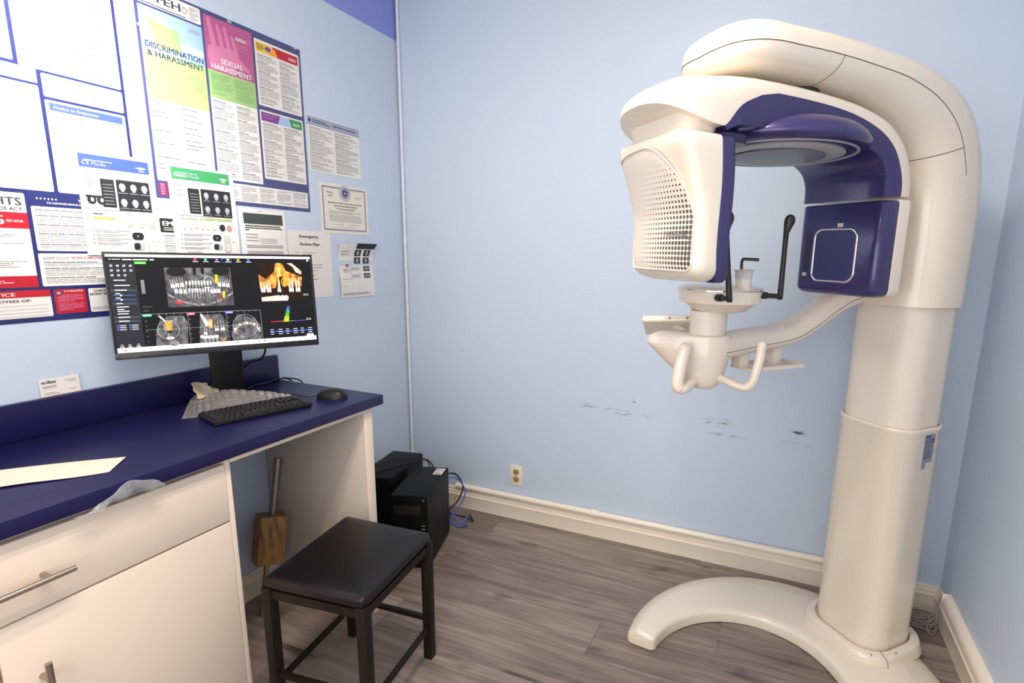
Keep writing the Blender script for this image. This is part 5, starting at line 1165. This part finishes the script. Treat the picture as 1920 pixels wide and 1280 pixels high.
for i in range(NV + 1):
    f = i / NV; a = edge(tz, f); c = edge(bz_, f); row_ = []; 
    for j in range(NZ + 1):
        p = c.lerp(a, j / NZ); e = min(i, NV - i) / 2; e2 = min(j, NZ - j) / 1.5; rim = min(1, min(e, e2))
        z = p.z; wl__ = .137 + .012 * max(0, (z - 1.30) / .305 - .15) ** 1.5; v_ = max(p.y, -wl__ + .0015); zz = z + .012 * max(0, (z - 1.50) / .1) * (1 - (v_ / .15) ** 2) * 0
        row_.append(bm.verts.new((ufront(z, max(-.14, v_)) + .0042 * rim - .0022, v_, z)))
    grid.append(row_)
for i in range(NV):
    for j in range(NZ): bm.faces.new((grid[i][j], grid[i][j + 1], grid[i + 1][j + 1], grid[i + 1][j]))
gp = part('perforated_panel', bm, pm, dw, 60)
rimp = [grid_ for grid_ in []]
bm = NB(); lim = lambda p: max(p.y, -(.137 + .012 * max(0, (p.z - 1.30) / .305 - .15) ** 1.5) + .0015)
def dense(a, c, n=10): return [a.lerp(c, k / n) for k in range(1, n)]
loop_ = tz + dense(tz[-1], bz_[-1]) + bz_[::-1] + dense(bz_[0], tz[0]); loop_.append(loop_[0])
pts = [Vector((ufront(p.z, lim(p)) + .0008, lim(p), p.z)) for p in loop_]
tube(bm, pts, .0022, 8, 0); obj('panel_rim', bm, WH, dw, 60)
s = Sheet((.9415, -.02, 1.400), (0, 1, 0), (-.04, 0, 1), (1, 0, .04), 2); LG = M('lettering_grey', (.16, .15, .16), .5)
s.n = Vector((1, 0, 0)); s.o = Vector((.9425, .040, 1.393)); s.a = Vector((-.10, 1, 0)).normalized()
s.text('MOSSEN', .0, .004, .013, LG, 11, width=.070, bold=.03); s.rect(-.03, -.004, .076, -.0022, PG, 10); s.build('panel_lettering', dw)  # grey lettering with a pale underline, set just in front of the panel
bm = NB()
for k in range(15): box(bm, (.875, -.085 + k * .0072, 1.2966), (.892, -.0836 + k * .0072, 1.2976))
obj('vent_slots', bm, M('vent_beige', (.42, .35, .29), .6), dw)

# patient support -------------------------------------------------
RD = Vector((-.769, .639, 0)); SC = Vector((.66, -.11, 0))       # picture-right direction at the support
bm = NB(); cc = (.651, -.103)
lathe(bm, [(.02, 1.200), (.052, 1.203), (.075, 1.208), (.094, 1.224), (.104, 1.228), (.112, 1.232), (.117, 1.262), (.117, 1.2645)], 56, cc); part('rest_disc', bm, WH, smooth=50)
bm = NB(); lathe(bm, [(.117, 1.2646), (.1178, 1.2655), (.1178, 1.2675), (.117, 1.2683), (.02, 1.2683), (.02, 1.2646)], 56, cc); part('disc_trim', bm, CHR, smooth=40)
bm = NB(); lathe(bm, [(.02, 1.2684), (.1165, 1.2684), (.1150, 1.2715), (.105, 1.276), (.03, 1.281), (.005, 1.281)], 56, cc); part('disc_top', bm, WH, smooth=50)
bc = (.652, -.012)
bm = NB(); lathe(bm, [(.004, 1.268), (.026, 1.270), (.0215, 1.276), (.0205, 1.300), (.004, 1.300)], 28, bc); cr_ = part('chin_post', bm, WH, smooth=50)
bm = NB(); lathe(bm, [(.004, 1.300), (.022, 1.300), (.0235, 1.319), (.027, 1.323), (.004, 1.323)], 28, bc); obj('collar', bm, M('frosted_plastic', (.70, .68, .66), .4, alpha=.8), cr_, 50)
bm = NB(); box(bm, (-.045, -.016, 1.3235), (.026, .016, 1.3255), .0009, mat=Matrix.Translation((bc[0] - .01, bc[1] + .01, 0)) @ Matrix.Rotation(radians(-35), 4, 'Z')); obj('clear_plate', bm, M('clear_plastic', (.75, .76, .78), .15, alpha=.5), cr_, 40)
bm = NB(); tube(bm, [(bc[0] + .006, bc[1] - .004, 1.325), (bc[0] + .006, bc[1] - .004, 1.347), (bc[0] + .001, bc[1] + .001, 1.351), (bc[0] - .026, bc[1] + .024, 1.350)], .0045, 10, 3, flat=.7); obj('bite_block', bm, M('bite_dark', (.03, .028, .028), .4), cr_, 60)
# temple rods
def rod(base, foot, top, lean):
    t_ = NB(); B_ = Vector(base); F_ = Vector(foot); T_ = Vector(top)
    tube(t_, [B_, B_ + (F_ - B_) * .35], .0095, 14, 0); tube(t_, [B_, F_], .0068, 12, 0)
    bmx = t_; D_ = T_ - F_; H_ = D_.length; Rn = Vector((-.769, .639, 0)); rg = []
    for (h, r_, off) in ((-.009, .004, 0), (-.0075, .0072, 0), (.0, .0078, 0), (H_ * .3, .0072, 0), (H_ * .6, .0068, 0), (H_ * .78, .0072, 0), (H_ - .045, .0082, .001), (H_ - .034, .0105, .003), (H_ - .026, .0128, .0048), (H_ - .018, .0140, .0060), (H_ - .010, .0132, .0066), (H_ - .004, .0098, .0068), (H_ - .0008, .0052, .0068), (H_, .0015, .0068)):
        c_ = F_ + D_ * (h / H_) + Rn * off; rg.append([c_ + Rn * r_ * cos(2 * pi * k / 18) + Vector((.639, .769, 0)) * min(r_, .0085) * sin(2 * pi * k / 18) for k in range(18)])
    loft(bmx, rg)
    return part('temple_rod', bmx, RUB, smooth=60)
rod((.592, -.012, 1.256), (.531, .003, 1.253), (.536, .008, 1.470), 0)
rod((.735, -.012, 1.251), (.742, .042, 1.2525), (.770, .036, 1.465), 0)
# neck tube of the support
bm = NB(); n0 = SC + RD * (-.0145)
loft(bm, [[(n0.x + .052 * cos(a), n0.y + .052 * sin(a), z) for a in [2 * pi * k / 36 for k in range(36)]] for z in (1.10, 1.205)]); part('support_neck', bm, WH2, smooth=60)
# pod: stacked outlines, stretched towards picture-left near the top
FD = Vector((RD.y, -RD.x, 0))     # towards the camera side
bm = NB(); rings = []
for (z, lft, rgt, dep) in ((.981, -.050, -.002, .030), (.983, -.062, .012, .042), (.990, -.074, .024, .053), (1.010, -.088, .036, .062), (1.04, -.118, .045, .068), (1.07, -.152, .051, .070), (1.095, -.178, .054, .070), (1.105, -.188, .055, .069), (1.112, -.187, .055, .067), (1.124, -.180, .0555, .066), (1.132, -.168, .056, .066), (1.137, -.155, .0555, .0655), (1.139, -.149, .052, .060)):
    rg = []
    for k in range(40):
        a = 2 * pi * k / 40; ca, sa = cos(a), sin(a); x0 = -.012
        if ca >= 0: x = x0 + (rgt - x0) * ca; y = dep * sa
        else:
            f = abs(ca); x = x0 + (lft - x0) * f ** .9; y = dep * math.copysign(abs(sa) ** .75, sa) * (1 - .30 * f ** 2)
        p = SC + RD * x + FD * y; rg.append((p.x, p.y, z + (.0 if ca > 0 else 0)))
    rings.append(rg)
loft(bm, rings); pod = part('support_pod', bm, WH, smooth=60)
# hand grips
def ball(bm, c, r):
    s_ = NB(); bmesh.ops.create_uvsphere(s_, u_segments=18, v_segments=12, radius=r); bmesh.ops.translate(s_, vec=c, verts=s_.verts); merge(bm, s_)
def pod_p(x, y, z): p = SC + RD * x + FD * y; return Vector((p.x, p.y, z))
bm = NB(); tube(bm, [pod_p(-.040, .030, 1.012), pod_p(-.052, .078, 1.004), pod_p(-.066, .108, .997), pod_p(-.078, .116, 1.000), pod_p(-.083, .118, 1.016), pod_p(-.080, .116, 1.050), pod_p(-.072, .110, 1.095), pod_p(-.070, .109, 1.104), pod_p(-.0695, .109, 1.108)], lambda k: .0150 if k < .35 else (.0172 if k < .955 else .0172 * 1), 16, 8); ball(bm, pod_p(-.0695, .109, 1.108), .0172); part('hand_grip', bm, WH, smooth=60)
bm = NB(); tube(bm, [pod_p(.020, .030, 1.020), pod_p(.050, .050, 1.014), pod_p(.080, .060, 1.005), pod_p(.102, .064, 1.006), pod_p(.116, .066, 1.025), pod_p(.124, .064, 1.060), pod_p(.130, .060, 1.095), pod_p(.131, .059, 1.118), pod_p(.1315, .059, 1.124)], lambda k: .0125 if k < .955 else .0125, 16, 8); ball(bm, pod_p(.1315, .059, 1.124), .0125); part('hand_grip', bm, WH, smooth=60)
# arm to the column
ap = catn([(.665, -.09, 1.104, .034), (.60, -.10, 1.108, .036), (.52, -.108, 1.115, .036), (.44, -.112, 1.120, .036), (.36, -.112, 1.133, .036), (.29, -.108, 1.165, .035), (.23, -.10, 1.205, .036), (.17, -.092, 1.240, .038), (.10, -.085, 1.262, .042)], 5)
bm = NB(); rings = []
for i, r in enumerate(ap):
    a = Vector(ap[max(0, i - 1)][:3]); c = Vector(ap[min(len(ap) - 1, i + 1)][:3]); t_ = (c - a).normalized(); s_ = t_.cross(Vector((0, 0, 1))).normalized(); u2 = s_.cross(t_)
    rg = []
    for k in range(28):
        an = 2 * pi * k / 28; ca, sa = cos(an), sin(an); rg.append(tuple(Vector(r[:3]) + s_ * math.copysign(abs(ca) ** .7, ca) * .044 + u2 * math.copysign(abs(sa) ** .8, sa) * r[3]))
    rings.append(rg)
loft(bm, rings); sa_ = part('support_arm', bm, WH2, smooth=60)
bm = NB(); tube(bm, [Vector(rg[27]) for rg in rings], .0009, 6, 0); obj('seam', bm, SEAM, sa_)
# accessory tray under the arm
bm = NB(); box(bm, (.345, -.150, 1.030), (.520, -.050, 1.036), .002)
for a, c in (((.345, -.150, 1.034), (.520, -.146, 1.042)), ((.345, -.054, 1.034), (.520, -.050, 1.042)), ((.345, -.150, 1.034), (.349, -.05, 1.042)), ((.516, -.150, 1.034), (.520, -.05, 1.042))): box(bm, a, c, .001)
tr = part('accessory_tray', bm, WH2, smooth=40)
for x0, x1 in ((.395, .43), (.525, .56)):
    bm = NB(); box(bm, (x0, -.140, 1.030 if x0 < .5 else 1.030), (x1, -.095, 1.095), .006); obj('bracket', bm, WH2, tr, 40)
bm = NB(); box(bm, (.51, -.14, 1.030), (.56, -.06, 1.038), .002); obj('bracket', bm, WH2, tr, 40)
# touch panel behind the pod
ctr_ = SC + RD * (-.118) + FD * (-.125) + Vector((0, 0, 1.142))
Rp = Matrix.Translation(ctr_) @ Matrix((RD, FD, Vector((0, 0, 1)))).transposed().to_4x4() @ Matrix.Rotation(radians(30), 4, 'X') @ Matrix.Rotation(radians(-4), 4, 'Y')
bm = NB(); box(bm, (-.096, -.056, -.011), (.096, .056, .011), .007, 3, mat=Rp); pn = part('control_panel', bm, WH, smooth=40)
bm = NB(); box(bm, (-.08, -.046, .0105), (.08, .046, .0116), .0005, mat=Rp); obj('panel_screen', bm, M('panel_black', (.01, .01, .012), .2), pn)
bm = NB()
for x in (-.012, .040): tube(bm, [Rp @ Vector((x, .0555, -.001)), Rp @ Vector((x, .0575, -.001))], .0035, 10, 0)
obj('screw', bm, M('screw_grey', (.25, .22, .2), .4, .6), pn)
bm = NB(); tube(bm, [SC + RD * (-.06) + FD * (-.03) + Vector((0, 0, 1.115)), SC + RD * (-.09) + FD * (-.085) + Vector((0, 0, 1.128)), ctr_ - Vector((0, 0, .004))], .014, 12, 5); obj('bracket', bm, WH2, pn)

# cable coil on the floor behind the column
cg = M('cable_grey', (.34, .31, .29), .5); rn = random.Random(8); pts = []
for k in range(64):
    a = k * 2 * pi / 9.2; ph = .35 * (k // 9) * .5
    rx, ry_ = .055 + .008 * sin(k * 1.7), .020 + .006 * cos(k * 2.3); x = 2.425 + rx * cos(a); y = -.125 + ry_ * sin(a) + .004 * (k // 9 - 3); z = .006 + .006 * (k // 9) + .010 * (1 + sin(a * 2 + 1)) * .5
    pts.append((x - .3 * (y + .125), y, z))
pts += [(2.452, -.16, .012), (2.470, -.17, .004), (2.486, -.13, .012), (2.491, -.10, .06), (2.489, -.115, .12), (2.487, -.128, .135)]
tag(obj('cable_coil', tube(NB(), pts, .0022, 6, 4), cg, smooth=60), 'bundled grey cable coiled on the floor behind the x-ray machine column', 'cable')
bm = NB(); box(bm, (2.385, -.115, .001), (2.415, -.09, .020), .003); tag(obj('cable_plug', bm, M('plug_black', (.02, .02, .02), .5)), 'small black plug lying beside the grey cable coil', 'plug')
